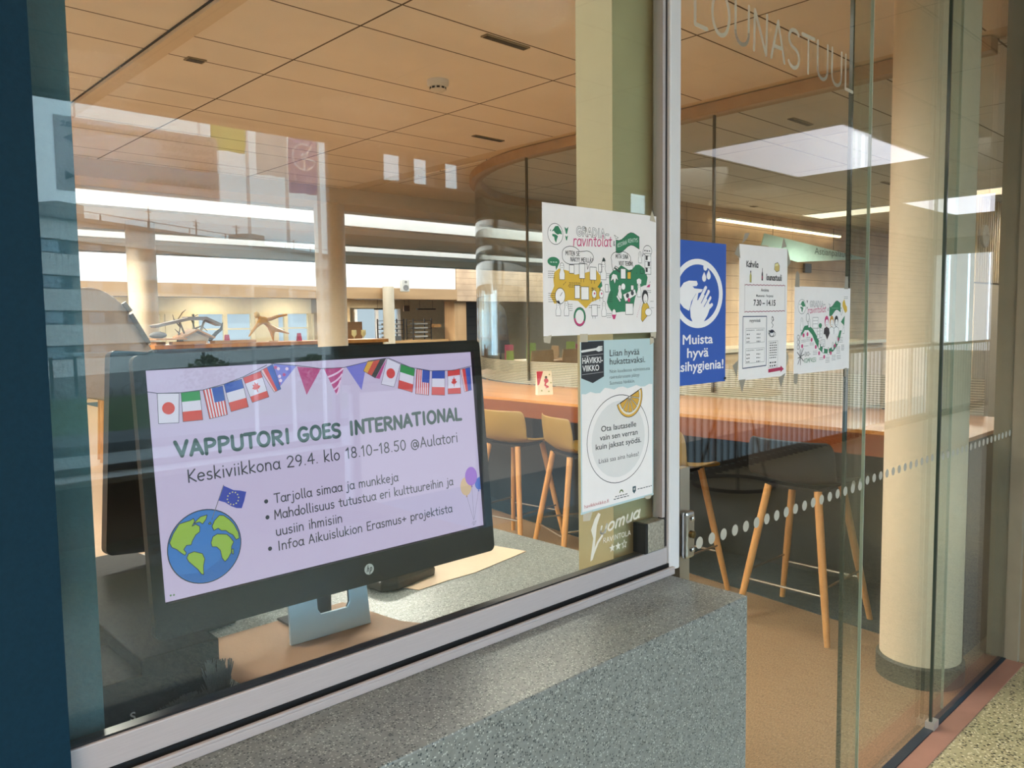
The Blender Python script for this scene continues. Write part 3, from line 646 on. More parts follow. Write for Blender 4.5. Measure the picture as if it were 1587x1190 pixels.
# balloons, cut by the right edge of the panel
sk.poly([(52.0+.0, 8.0)]+[p for p in arc(52.9, 7.3, 1.0, 1.15, 100, 250, 10)]+[(53.08, 6.2), (53.08, 8.4)], '3f66c6', 1)
sk.disc(49.95, 7.2, 1.2, 'd9b691', 2, ry=1.55, n=24); sk.disc(51.2, 8.75, 1.3, '9a5fd0', 3, ry=1.6, n=24)
for a_, b_ in (((49.95, 5.6), (51.0, 1.3)), ((51.2, 7.1), (51.1, 1.2)), ((52.6, 6.2), (51.15, 1.3))): sk.stroke([a_, b_], .05, '77708a', 4)
for c_, x, y in (('b98c56', 49.95, 5.6), ('7a3fb0', 51.2, 7.1), ('2f52aa', 52.6, 6.15)): sk.poly([(x-.2, y-.2), (x+.2, y-.2), (x, y+.15)], c_, 4)
sk.stroke([(50.6, .55), (50.9, 1.05), (51.05, .9), (50.85, .4), (51.3, .5), (51.55, 1.0), (51.2, .9), (50.95, .3)], .05, '77708a', 4)
sk.disc(.8, .75, .13, '4f7a4a', 3, n=10); sk.disc(1.2, .72, .13, '4f7a4a', 3, n=10)
sk.build('screen', mon)
lg = Ink(SM @ Vector((.032, -.006, -hh-.023)), e2, z2, .001, lift=.00005, base=.0002)
lg.disc(0, 0, 8.2, 'b9b9b9', 1, n=36)
lg.stroke([(-1.6, 5.6), (-4.0, -3.4)], 1.3, '24272c', 2); lg.stroke([(-3.2, -.8), (-2.2, 1.9), (-.5, 2.0), (-.4, .8), (-1.5, -3.4)], 1.2, '24272c', 2)
lg.stroke([(2.9, 2.0), (.3, -7.0)], 1.3, '24272c', 2); lg.stroke([(2.6, 1.9), (4.6, 1.9), (4.7, .3), (3.9, -2.4), (2.6, -3.3), (1.5, -3.3)], 1.2, '24272c', 2)
lg.build('maker_badge', mon)
# stand: silver plate with a cable opening, dark neck behind
PL = Matrix.Translation((.635, .182, .888)) @ Matrix.Rotation(-.05, 4, 'Z') @ Matrix.Rotation(-.12, 4, 'X')
w_ = .070
out = [(-w_, 0), (w_, 0), (w_*.95, .15), (.034, .15), (.034, .044), (.029, .036), (-.016, .036), (-.021, .044), (-.021, .15), (-w_*.95, .15)]
MB().prism(out, .006, PL @ XZ).build('stand_plate', mat('silver_plate', 'a9bccb', rough=.3, metal=.55, var=.03), mon, bevel=.001)
nk = MB(); nk.box(.615, .665, .235, .26, .8885, 1.12); nk.box(.60, .68, .20, .30, .8885, .892); nk.build('stand_neck', DARK, mon)
cb = MB(); cb.tube([(.64, .20, .965), (.66, .175, .962), (.70, .185, .975), (.76, .26, .99), (.82, .34, .96)], .006, 8); cb.tube([(.60, .21, 1.0), (.59, .185, .99), (.60, .18, .975), (.63, .19, .97), (.645, .22, .96)], .009, 8)
cb.build('cable', DARK, mon, smooth=True)

# second display further left, seen from its back corner
m2 = thing('monitor', 'dark switched-off display half hidden by the flyer display, left end of the worktop', 'monitor')
T2 = Matrix.Translation((.601, .62, 1.155)) @ Matrix.Rotation(.09, 4, 'Y') @ Matrix.Rotation(-.08, 4, 'X')
MB().prism(rrect(-.155, .24, -.20, .17, .012), .028, T2 @ XZ).build('casing', mat('black_casing', '0c0d10', rough=.3, var=.05), m2)
b = MB(); b.box(.62, .68, .665, .70, .888, 1.1); b.box(.57, .76, .62, .80, .8865, .895); b.build('stand', DARK, m2)

# papers, speakerphone, boxes on the worktop
def sheet(name, label, pts, z, m, cat='paper', th=.0008):
    o = MB().prism(pts, th, Matrix.Translation((0, 0, z))).build(name, m); return tag(o, label, cat)
sheet('paper_sheet', 'pale peach sheet of paper lying on the worktop right of the display', [(.86, .254), (.93, .259), (1.00, .258), (1.172, .29), (1.14, .42), (.80, .40)], .8865, mat('peach_paper', 'd9bda0', rough=.6))
sheet('paper_mat', 'brown paper mat lying under the silver display stand', [(.46, .045), (.80, .055), (.745, .155), (.725, .30), (.44, .30)], .8863, mat('brown_paper', '8d6f57', rough=.6))
sp = thing('speakerphone', 'low black tapered conference phone lying right of the display stand', 'phone', (.872, .338, .8875), .15)
prof = [(-.075, -.035), (-.05, -.052), (.055, -.045), (.078, -.02), (.078, .02), (.055, .045), (-.05, .052), (-.075, .035)]
b = MB(); n = len(prof)
b.add([(x, y, 0) for x, y in prof]+[(x*1.02, y*1.02, .014) for x, y in prof]+[(x*.86, y*.82, .030) for x, y in prof], [tuple(reversed(range(n)))]+[(r*n+i, r*n+(i+1) % n, (r+1)*n+(i+1) % n, (r+1)*n+i) for r in (0, 1) for i in range(n)]+[tuple(2*n+i for i in range(n))])
b.build('body', mat('bronze_black', '2b2723', rough=.28, var=.1), sp, bevel=.003)
for xy in ((.04, -.018), (-.045, -.022)):
    o = MB().lathe([(.008, 0), (.008, .003), (.005, .004)], n=16).build('button', DARK, sp); o.location = (xy[0], xy[1], .0295)
def dark_box(label, x0, x1, y0, y1, z1, txt, tx):
    t = thing('speaker_box', label, 'box', ((x0+x1)/2, (y0+y1)/2, .8865))
    w, d = (x1-x0)/2, (y1-y0)/2
    MB().box(-w, w, -d, d, 0, z1-.8865).build('case', mat('box_black', '060607', rough=.7, spec=.12, var=.1), t, bevel=.002)
    k = Ink((-w, -d, 0), (1, 0, 0), (0, 0, 1), 1, base=.0003); k.text(txt, tx, .016, .011, '8b8e92', 1, bold=.02); k.build('lettering', t)
dark_box('taller dark box with grey letters behind the glass, right of its shorter neighbour', 0.315, .412, .085, .32, .974, 'bS', .044)
dark_box('shorter dark box with one grey letter at the left end of the glass', .205, .322, .085, .22, .955, 'S', .094)
fz = thing('duster', 'fluffy dark grey duster lying against the foot of the glass', 'duster', (.36, .055, .8865))
b = MB(); rnd = random.Random(3)
for i in range(900):
    a = rnd.uniform(0, PI); t = rnd.uniform(-1, 1); bx_ = t*.05; h = .030*(1-.4*abs(t))+(.034 if t > .5 else 0)
    p0 = Vector((bx_, .004*math.cos(a), .004+abs(math.sin(a))*h*.6)); p1 = p0+Vector((rnd.uniform(-.008, .008), math.cos(a)*.010, math.sin(a)*h*.6+.002)); b.tube([p0, p1], [.0011, .0007], 4)
o = b.build('fibres', mat('grey_fluff', '2c3236', rough=.9, var=.2), fz); o['kind'] = 'stuff'
b = MB(); b.sphere((0, 0, .008), .008, sc=(5, 1.4, 1)); b.build('core', mat('grey_fluff_core', '1d2124', rough=.9), fz)
lp = thing('docking_box', 'flat black case with cables behind the dark boxes left of the display stand', 'box', (.43, .52, .8865), .1)
b = MB(); b.box(-.12, .10, -.19, .20, 0, .055); b.build('case', mat('box_black', '060607'), lp, bevel=.003)
MB().tube([(.0, -.16, .058), (.05, -.13, .08), (.10, -.08, .07), (.13, -.04, .085)], .003, 8).build('cable', DARK, lp, smooth=True)
MB().tube([(-.02, -.15, .058), (.04, -.15, .07), (.09, -.11, .062), (.16, -.07, .05)], .003, 8).build('cable', DARK, lp, smooth=True)
cd = MB(); cd.box(-.03, .03, -.012, .012, 0, .002); o = cd.build('yellow_card', flat('yellow_label', 'c79a3a')); o.location = (.535, .83, .8865); tag(o, 'small yellow card lying at the left back edge of the worktop', 'card')

# ------------------------------------------------------------------ posters and stickers on the glass
def poster(name, label, cat, x0, z0, w, h, y, paper='e9e4e4', tilt=0.0):
    """sheet of w x h mm whose lower left corner is at x0, z0 (m); returns the thing and its ink, in mm"""
    t = thing(name, label, cat, (x0, y, z0))
    k = Ink((0, -.0006, 0), (1, 0, tilt), (-tilt, 0, 1), .001, lift=.00004, base=.00004)
    m = k.mi(paper); vs = [k.o+(k.eu*u+k.ev*v)*.001+Vector((0, d, 0)) for d in (0, .0006) for u, v in ((0, 0), (w, 0), (w, h), (0, h))]
    k.mb.add(vs, [(0, 1, 2, 3), (7, 6, 5, 4), (0, 4, 5, 1), (1, 5, 6, 2), (2, 6, 7, 3), (3, 7, 4, 0)], m)
    return t, k
TAPE = mat('grey_tape', '8f897c', rough=.4, var=.08)
TAPEC = mat('clear_tape', 'bdb3a0', rough=.25, var=.05)
def tape(t, pts, m=TAPE, y=-.0012):
    MB().prism(pts, .0004, Matrix(((.001, 0, 0, 0), (0, 0, 1, y), (0, .001, 0, 0), (0, 0, 0, 1)))).build('tape', m, t)
BK, GN, PK, YL = '26262a', '2f7a56', 'c23a72', 'd5ad3e'
rnd = random.Random(11)

def mini_person(k, u, v, s, body=None, l=4):
    """a doodled figure: round head on a bean body, outlined"""
    b = [(u-.32*s, v), (u-.36*s, v+.5*s), (u-.2*s, v+.85*s), (u-.26*s, v+1.1*s), (u-.2*s, v+1.36*s), (u, v+1.48*s), (u+.2*s, v+1.36*s), (u+.26*s, v+1.1*s), (u+.2*s, v+.85*s), (u+.36*s, v+.5*s), (u+.32*s, v)]
    k.poly(b, body or 'eeeaea', l); k.stroke(b, .7, BK, l+1, closed=True, caps=False)
    k.stroke(arc(u, v+1.12*s, .12*s, .1*s, 200, 340, 4), .5, BK, l+1, caps=False)
    for d in (-.1, .1): k.disc(u+d*s, v+1.22*s, .03*s+.2, BK, l+1, n=6)
def bubble(k, pts, tail, col=None, l=3, w=1.0):
    P_ = pts+tail
    if col: k.poly(P_, col, l)
    k.stroke(P_, w, BK if not col else col, l+1, closed=True)
def globe(k, u, v, r, ry):
    k.disc(u, v, r, 'eeeaea', 2, ry=ry)
    for pl in ([(-.5, .2), (-.2, .5), (0, .75), (.4, .8), (.8, .3), (.9, 0), (.6, .05), (.3, -.05), (0, .1), (-.2, .3)], [(-.4, .0), (.1, -.05), (.35, -.2), (.2, -.5), (.1, -.85), (-.1, -.6), (-.15, -.3), (-.4, -.2)], [(-.7, .3), (-.55, .45), (-.6, .2)]):
        k.poly([(u+a*r, v+b_*ry) for a, b_ in pl], GN, 3)
    k.ring(u, v, r, .9, BK, 4, ry=ry)
def wave_banner(k, u, v, w, h, txt):
    top = [(u+w*i/8, v+h*(.5+.16*math.sin(i/8*2*PI-2.4))+h*.25*i/8) for i in range(9)]; bot = [(x, y-h*.62) for x, y in reversed(top)]
    k.poly(top+bot, GN, 3); k.stroke(top+bot, .8, BK, 4, closed=True)
    k.poly([(u, v+h*.45), (u-w*.07, v+h*.62), (u+w*.1, v+h*.5)], 'eeeaea', 2); k.stroke([(u, v+h*.45), (u-w*.07, v+h*.62), (u+w*.1, v+h*.5)], .7, BK, 5, closed=True)
    if txt: k.squiggle(u+w*.2, u+w*.8, v+h*.3, .9, '9fc0ad', 5)

# --- large drawn poster, landscape A4-and-a-bit
t, k = poster('poster', 'white landscape poster with yellow and green doodle blobs, taped on the sliding window', 'poster', .932, 1.355, 305, 216, -.0032, tilt=.004)
globe(k, 30, 167, 18, 17)
for v, s in ((180, 7), (166, 5)): k.poly([(57-s*.7, v), (57, v-s*.4), (57+s*.7, v+s*.1), (57+s*.2, v-s*1.6), (57-s*.2, v-s*1.6)], GN, 3)
k.hand('GRADIA-', 82, 168, 14, BK, 3.6, l=2, width=86); k.hand('GRADIA-', 82, 168, 14, 'eeeaea', 2.0, l=3, width=86)
k.hand('ravintolat', 73, 150, 18, PK, 2.0, l=3, width=102, lean=.12, slope=.04); k.hand('&', 178, 155, 10, BK, 1.0, l=3)
wave_banner(k, 186, 152, 67, 36, None)
k.poly([(27, 105), (38, 111), (60, 108), (78, 102), (104, 106), (132, 112), (143, 102), (144, 84), (141, 62), (119, 56), (104, 45), (84, 58), (63, 59), (26, 53), (16, 66), (26, 82), (24, 93)], YL, 1)
k.poly([(167, 103), (178, 112), (189, 114), (200, 122), (209, 119), (222, 114), (233, 116), (242, 124), (253, 125), (267, 119), (278, 102), (274, 88), (267, 87), (250, 82), (240, 63), (233, 39), (202, 39), (176, 37), (164, 48), (160, 56), (164, 68), (170, 77), (167, 89)], GN, 1)
bubble(k, arc(68, 137, 22, 12, 20, 180, 8)+arc(66, 131, 20, 12, 180, 270, 5)+[(100, 121)], [(108, 121), (109, 112), (115, 122)]+arc(108, 132, 17, 11, -50, 110, 8)+[(90, 141)])
k.hand('MITEN SE', 54, 134, 7, BK, 1.1, l=4, width=36); k.hand('NÄKYY MEILLÄ?', 66, 124, 7, BK, 1.1, l=4, width=58)
bubble(k, arc(200, 134, 28, 13, 0, 200, 10)+[(174, 122), (177, 112), (184, 120)], arc(215, 120, 20, 10, 210, 420, 10))
k.hand('MITÄ SINÄ', 185, 134, 7, BK, 1.1, l=4, width=36); k.hand('VOIT TEHDÄ?', 194, 122, 7, BK, 1.1, l=4, width=40)
bubble(k, [(u_, v_) for u_, v_ in arc(25, 122, 14, 7, -30, 290, 14)], [(31, 109)], GN); k.squiggle(17, 34, 121, 1.6, 'b9cfc0', 6)
bubble(k, arc(278, 151, 13, 10, -150, 170, 14), [(262, 140)]); k.squiggle(268, 288, 151, 2.2, BK, 5)
for (u, v, s) in ((45, 93, 19), (151, 95, 22), (255, 128, 14), (252, 66, 17), (196, 62, 17), (35, 33, 17), (55, 33, 17), (152, 31, 18)): mini_person(k, u, v, s)
k.poly([(147, 127), (157, 127), (155, 132), (151, 134)], '2e3c38', 6); k.poly([(246, 90), (258, 90), (259, 97), (252, 100), (245, 97)], 'eeeaea', 6)
for (u, v, w, h, c) in ((63, 104, 12, 14, 'eeeaea'), (88, 96, 14, 26, 'eeeaea'), (115, 94, 17, 22, 'eeeaea'), (138, 108, 9, 14, 'eeeaea'), (156, 74, 8, 13, 'eeeaea'), (199, 98, 14, 18, 'eeeaea'), (76, 62, 13, 22, 'eeeaea'), (92, 60, 20, 22, 'eeeaea'), (119, 32, 15, 19, 'eeeaea'), (212, 34, 22, 20, 'eeeaea'), (218, 98, 10, 13, YL), (228, 78, 8, 9, 'eeeaea'), (256, 109, 9, 8, GN), (270, 108, 18, 38, 'eeeaea')):
    k.rect(u, v, u+w, v+h, c, 4); k.stroke([(u, v), (u+w, v), (u+w, v+h), (u, v+h)], .9, BK, 5, closed=True, caps=False)
for (u, v) in ((92, 90), (99, 90), (119, 88), (127, 88), (122, 28), (128, 28)): k.stroke([(u, v+6), (u, v)], .9, BK, 4)
for i in range(3): k.rect(272+6*(i % 2), 112+11*i, 278+7*(i % 2), 120+11*i, '3a3a3e', 6); k.stroke([(270, 120+11*i), (288, 120+11*i)], .6, BK, 6)
k.disc(40, 66, 12, 'eeeaea', 4, ry=13); k.ring(40, 66, 12, 1, BK, 5, ry=13); k.stroke([(40, 66), (45, 72)], 1, BK, 6)
k.ring(88, 31, 13, 4, GN, 4, ry=14); k.poly(arc(88, 31, 15, 16, 190, 330, 10)+list(reversed(arc(88, 31, 11, 12, 190, 330, 10))), PK, 5); k.ring(88, 31, 15, .8, BK, 6, ry=16)
for u in (126, 145): k.disc(u, 70, 6, 'eeeaea', 4, ry=7); k.ring(u, 70, 6, .8, BK, 5, ry=7); k.stroke([(u-4, 76), (u-5, 81), (u-1, 77)], .8, BK, 5); k.stroke([(u-4, 64), (u-4, 58)], .8, BK, 5); k.stroke([(u+4, 64), (u+4, 58)], .8, BK, 5); k.disc(u+1, 71, 2, PK, 6, n=8)
k.poly([(135, 82), (146, 93), (148, 84), (142, 80)], GN, 5); k.stroke([(135, 82), (146, 91)], .6, BK, 6)
k.poly([(168, 98), (174, 102), (170, 92), (178, 97), (182, 88), (186, 98), (192, 94), (188, 104), (178, 106)], 'eeeaea', 4); k.stroke([(168, 98), (174, 102), (170, 92), (178, 97), (182, 88), (186, 98), (192, 94), (188, 104)], .7, BK, 5)
k.poly([(180, 116), (196, 108), (198, 111), (183, 118)], '3f4a46', 4)
k.poly([(205, 70), (240, 80), (244, 70), (212, 57)], 'eeeaea', 4); k.stroke([(205, 70), (240, 80), (244, 70), (212, 57)], .8, BK, 5, closed=True)
for u, v in ((218, 68), (232, 73)): k.disc(u, v, 4.5, '3f3f44', 6, n=14)
k.disc(222, 60, 4, PK, 6, n=12); k.disc(206, 84, 6, 'eeeaea', 4, n=12); k.ring(206, 84, 6, .7, BK, 5)
k.poly([(186, 66), (196, 56), (199, 59), (189, 69)], 'eeeaea', 6); k.stroke([(186, 66), (196, 56), (199, 59), (189, 69)], .7, BK, 7, closed=True)
k.poly([(274, 84), (284, 84), (286, 90), (279, 88)], PK, 5); k.poly([(173, 34), (186, 34), (182, 26), (177, 26)], PK, 5); k.poly(arc(179.5, 34, 6, 10, 0, 180, 8), 'eeeaea', 4); k.stroke(arc(179.5, 34, 6, 10, 0, 180, 8), .7, BK, 5)
# the seated reader in yellow on the right
k.poly([(258, 25), (260, 46), (264, 54), (276, 55), (282, 48), (283, 36), (270, 26), (262, 20)], YL, 5); k.stroke([(258, 25), (260, 46), (264, 54), (276, 55), (282, 48), (283, 36), (270, 26), (262, 20)], .9, BK, 6, closed=True)
k.disc(270, 66, 9.5, BK, 5, ry=13); k.disc(271, 63, 6.5, 'eeeaea', 6, ry=9); k.stroke(arc(271, 60, 3, 2.4, 200, 340, 4), .6, BK, 7)
k.disc(280, 38, 10, 'eeeaea', 7, ry=7); k.ring(280, 38, 10, .8, BK, 8, ry=7)
for (u0, u1, v, n) in ((12, 27, 106, 4), (12, 32, 70, 5), (62, 92, 88, 3), (52, 70, 52, 4), (118, 132, 80, 2), (112, 142, 50, 2), (160, 172, 106, 3), (164, 176, 74, 6), (160, 172, 36, 3), (238, 252, 74, 2), (264, 288, 78, 2), (286, 296, 58, 1), (287, 297, 46, 1)):
    for i in range(n): k.squiggle(u0, u1, v-3.4*i, .9, BK, 3)
for i in range(9): k.stroke([(258-i*1.6, 58-i*3.4), (259-i*1.6, 56.5-i*3.4)], .7, PK, 3)
for (u, v) in ((48, 84), (52, 87), (60, 82), (244, 108), (272, 136), (276, 134), (284, 92)): k.stroke([(u, v), (u+2, v+2.5)], .8, BK, 4)
k.hand('KESTÄVÄ', 190, 153, 6.5, 'd6e2da', .8, l=8, width=27, slope=.28); k.hand('KEHITYS', 220, 163, 6.5, 'd6e2da', .8, l=8, width=29, slope=.10)
k.build('sheet', t)
tape(t, [(284, 208), (302, 206), (290, 228)], TAPEC); tape(t, [(-1, -2), (18, 2), (14, -12), (0, -10)], TAPEC); tape(t, [(286, 0), (304, 2), (302, -10), (288, -9)], TAPEC)
tape(t, [(88, -12), (108, -12), (108, 2), (88, 2)], TAPEC)

# --- portrait food-waste poster
t, k = poster('poster', 'pale blue portrait poster with a lemon slice on a plate outline', 'poster', 1.021, 1.045, 206, 300, -.0032)
LB = 'b3c9ce'
k.poly([(0, 300), (206, 300), (206, 213)]+[(206-206*i/16, 212+2.5*math.sin(i*1.9)+(-4 if i > 11 else 2)*(i/16)) for i in range(1, 16)]+[(0, 209)], LB, 1)
k.stroke([(0, 0), (206, 2)], 4, LB, 1); k.stroke([(1, 0), (1, 300)], 3, LB, 1); k.stroke([(205, 2), (205, 300)], 3, LB, 1)
k.poly([(2, 299), (62, 299), (62, 236), (32, 226), (2, 236)], '23252c', 2)
k.text('HÄVIKKI-', 5, 261, 10.5, 'e2e2e2', 3, width=54, bold=.02); k.text('VIIKKO', 5, 247.5, 10.5, 'e2e2e2', 3, width=44, bold=.02)
k.stroke([(4, 282), (44, 285)], 4, 'd8d8d8', 3); k.poly([(42, 282), (48, 280), (58, 282), (58, 284), (50, 284.5), (58, 285), (58, 287), (50, 287), (58, 288), (58, 290), (48, 290), (42, 287)], 'd8d8d8', 3)
for v in (275, 243): k.stroke([(4, v-1), (60, v+1)], .7, 'b8b8b8', 3)
k.text('Liian hyvää', 78, 271, 12, '24262c', 2, width=86, bold=.008); k.text('hukattavaksi.', 78, 256, 12, '24262c', 2, width=103, bold=.008)
for i, (s, w) in enumerate((('Noin kuudesosa valmistetusta', 118), ('ravintolaruoasta päätyy', 86), ('Suomessa hävikkiin.', 72))): k.text(s, 78, 241-10.5*i, 6.4, '2f3238', 2, width=w)
k.disc(104, 120, 76, 'd8d6d6', 1, ry=70); k.ring(104, 120, 88, 1.3, '2f3136', 2, ry=80)
lc = (134, 195); an = 20
def rot2(p, a, c): ca, sa = math.cos(math.radians(a)), math.sin(math.radians(a)); return (c[0]+p[0]*ca-p[1]*sa, c[1]+p[0]*sa+p[1]*ca)
seg = lambda r: [rot2(p, an, lc) for p in arc(0, 0, r, r, 180, 360, 16)]
k.poly(seg(38), 'd9a83e', 3); k.poly(seg(33.5), 'ddd7cc', 4); k.stroke(seg(38), 1.3, '2b2b2e', 5, closed=True)
for a in range(6): k.poly([rot2(p, an, lc) for p in [(3*math.cos(math.radians(195+30*a)), 3*math.sin(math.radians(195+30*a)))]+arc(0, 0, 29, 29, 182+30*a, 208+30*a, 5)], 'cf9f3a', 5); k.stroke([rot2(p, an, lc) for p in [(3*math.cos(math.radians(195+30*a)), 3*math.sin(math.radians(195+30*a)))]+arc(0, 0, 29, 29, 182+30*a, 208+30*a, 5)], .8, '2b2b2e', 6, closed=True, caps=False)
for s, v, w in (('Ota lautaselle', 138, 100), ('vain sen verran', 122.5, 108), ('kuin jaksat syödä.', 107, 130)): k.text(s, 104, v, 10.5, '1f2126', 3, width=w, align='C', bold=.01)
k.text('Lisää saa aina hakea!', 104, 82, 8.5, '2f3238', 3, width=114, align='C')
k.text('havikkiviikko.fi', 8, 8, 6.5, 'a8313a', 3, width=66)
k.poly(arc(110, 20, 6, 6, 0, 180, 8)+list(reversed(arc(110, 20, 3.2, 3.2, 0, 180, 8))), '5b6b3a', 3); k.squiggle(92, 128, 15, 1.6, '4a4c50', 3); k.squiggle(88, 132, 11, 1.6, '4a4c50', 3)
k.poly([(143, 26), (153, 26), (153, 17), (148, 12), (143, 17)], '2e4a54', 3); k.disc(148, 21, 2.4, 'b7b7b7', 4, n=10); k.squiggle(158, 202, 19, 1.6, '4a4c50', 3)
k.build('sheet', t)
tape(t, [(196, 288), (208, 292), (206, 304), (196, 302)], TAPEC); tape(t, [(4, -2), (30, 0), (22, -16), (4, -14)], TAPEC); tape(t, [(178, 2), (202, 2), (196, -5), (184, -4)], TAPEC)

# --- restaurant sticker, frosted lettering straight on the pane
t = thing('window_sticker', 'frosted sticker with white script and three stars below the lemon poster', 'sticker', (1.043, -.0031, .955))
k = Ink((0, 0, 0), (1, 0, 0), (0, 0, 1), .001, lift=.00004, base=.0001)
ST = 'dcd6c8'
k.poly([(4, 56), (14, 74), (24, 84), (30, 80), (20, 62), (14, 24), (8, 2), (2, 0), (3, 8), (10, 40)], ST, 1)
k.hand('uomua', 26, 43, 22, ST, 4.2, l=1, width=118, lean=.35, slope=.10)
k.stroke([(6, 4), (10, 12), (22, 30), (34, 40)], 5, ST, 1)
k.hand('RAVINTOLA', 37, 26, 8.5, ST, 1.5, l=1, width=80, slope=.0)
def star(u, v, r): return [(u+(r if i % 2 == 0 else r*.42)*math.sin(i*PI/5), v+(r if i % 2 == 0 else r*.42)*math.cos(i*PI/5)) for i in range(10)]
k.poly(star(62, 12, 8.5), ST, 1); k.poly(star(79, 12, 8.5), ST, 1); k.stroke(star(97, 12, 8), 1.2, ST, 1, closed=True)
k.build('lettering', t)

# --- blue hand-washing signs
def wash_sign(label, x0, z0, w, h, y, parent_loc=None, blue='2b55ac', white='ebe8ec'):
    t, k = poster('hygiene_sign', label, 'sign', x0, z0, 100, 182, y, paper=blue); s = w/100.0; t.scale = (s, s, h/182.0)
    k.ring(50, 116, 40.5, 7, white, 1, ry=40.5)
    # lower cupped hand, upper hand with fingers, three drops
    k.poly([(17, 112), (19, 122), (25, 129), (34, 132), (47, 132), (49, 128), (47, 125.5), (40, 125), (43, 122.5), (60, 121.5), (56, 118), (46, 116), (38, 106), (36, 99), (34, 94), (25, 98), (19, 104)], white, 1)
    pal = [(36, 84), (35, 96), (37, 104), (42, 112), (46, 117), (49, 116), (47, 108)]
    k.poly([(37, 86), (36, 97), (41, 109), (48, 118), (50, 117), (48, 107), (56, 118), (60, 115), (66, 108), (72, 100), (66, 88), (58, 78), (48, 76), (41, 79)], white, 1)
    for (a, b_) in (((50, 104), (63, 124)), ((55, 101), (68, 119)), ((60, 97), (71, 111)), ((62, 93), (74, 102))): k.stroke([a, b_], 4.6, white, 1)
    for (a, b_) in (((49, 108), (58, 121)), ((55, 104), (65.5, 119.5)), ((60, 99.5), (70, 113))): k.stroke([a, b_], 1.1, blue, 2)
    for (u, v) in ((62, 150), (68, 139), (60, 136)): k.poly([(u, v+8)]+arc(u, v, 3.6, 4.6, 30, -210, 10), white, 1)
    for s_, v, w_ in (('Muista', 52, 52), ('hyvä', 35, 37), ('käsihygienia!', 18, 92)): [k.text(s_, 50+d_, v+e_, 12.5, white, 1+i_*.4, width=w_, align='C') for i_, (d_, e_) in enumerate(((-.35, 0), (.35, 0), (0, .35), (0, -.35)))]
    k.build('sheet', t); return t
t = wash_sign('blue hand-washing sign on the glass door beside the white post', 1.271, 1.249, 203, 285, -.0052)
MB().lathe([(3, 0), (3.4, 1), (1.5, 1.6)], n=10).build('pin', DARK, t).matrix_basis = Matrix.Translation((.0985, -.0012, .004)) @ Matrix.Rotation(PI/2, 4, 'X') @ Matrix.Scale(.0005, 4)

# --- cafe opening hours sheet
t, k = poster('notice', 'white notice with cafe opening hours and a red arrow, taped to the glass door', 'notice', 1.528, 1.246, 208, 292, -.0052, paper='e9e4e4')
k.hand('Kahvila', 28, 245, 12, BK, 2.6, l=1, width=50); k.hand('lounastuuli', 113, 219, 12, BK, 2.6, l=1, width=70)
k.poly([(42, 212), (49, 212), (49, 226), (47, 231), (47, 236), (44, 236), (44, 231), (42, 226)], 'b7ab5c', 1); k.rect(44, 233, 47, 237, BK, 2); k.stroke([(42, 212), (49, 212), (49, 226), (47, 231), (47, 236), (44, 236), (44, 231), (42, 226)], .7, BK, 2, closed=True)
k.poly([(92, 217), (98, 217), (98, 232), (96, 237), (96, 244), (94, 244), (94, 237), (92, 232)], '33252c', 1); k.rect(92, 221, 98, 227, '8b3146', 2)
k.poly([(148, 243), (158, 238), (170, 241), (171, 252), (163, 259), (150, 256)], 'c9b06a', 1); k.poly([(150, 250), (164, 252), (168, 257), (152, 257)], 'e0d69a', 2); k.stroke([(148, 243), (158, 238), (170, 241), (171, 252), (163, 259), (150, 256)], 1.2, '4a3c2a', 3, closed=True)
for a, b_ in (((22, 206), (198, 208)), ((22, 148), (198, 150))): k.stroke([(a[0]+(b_[0]-a[0])*i/24, a[1]+(b_[1]-a[1])*i/24+(.8 if i % 2 else -.6)) for i in range(25)], 1.6, '8f3350', 1)
for u in (22, 198): k.stroke([(u, 148), (u, 208)], .8, '6b5560', 1)
k.text('Avoinna', 107, 193, 7, BK, 1, width=34, align='C', bold=.02); k.text('Maanantai - Perjantai', 107, 181, 5.5, BK, 1, width=74, align='C', bold=.015); k.text('7.30 – 14.15', 107, 162, 13, BK, 1, width=96, align='C', bold=.03)
k.stroke([(16, 26), (116, 28), (116, 138), (16, 138)], 2.2, '2c3f5c', 1, closed=True); k.text('myynnissä', 66, 126, 7, BK, 1, width=46, align='C', bold=.02)
for v0 in (46, 90):
    k.stroke([(28, v0-10), (108, v0-9), (108, v0+22), (28, v0+22)], .6, '4a4a50', 1, closed=True, caps=False)
    k.squiggle(31, 64, v0+18, 1.3, BK, 1); k.squiggle(72, 104, v0+18, 1.3, BK, 1)
    for i in range(3): k.squiggle(32, 46, v0+9-8*i, 2.6, BK, 1); k.squiggle(74, 90, v0+9-8*i, 2.6, BK, 1)
k.ring(142, 98, 15, 1.4, BK, 1, ry=6); k.poly(arc(140, 104, 11, 12, 180, 360, 10), 'e3dfe1', 2); k.stroke(arc(140, 104, 11, 12, 180, 360, 10), 1.8, BK, 3, closed=True); k.disc(140, 104, 9.5, '40445c', 3, ry=4, n=18); k.ring(128, 102, 4, 1.4, BK, 3)
k.stroke([(140, 112), (146, 118), (138, 124), (148, 130), (140, 138)], 1.5, BK, 2); k.ring(142, 133, 4, 1.2, BK, 2)
k.stroke([(126, 22), (168, 22), (168, 82), (126, 82)], .6, '4a4a50', 1, closed=True, caps=False)
for i in range(7): k.squiggle(131, 163, 78-5.6*i, 2.2, BK, 1)
for i in range(2): k.squiggle(132, 164, 33-7*i, 3.2, BK, 1)
k.poly([(126, 11), (182, 13), (182, 9), (197, 16), (182, 25), (182, 21), (126, 19)], 'a9234e', 2)
k.build('sheet', t)
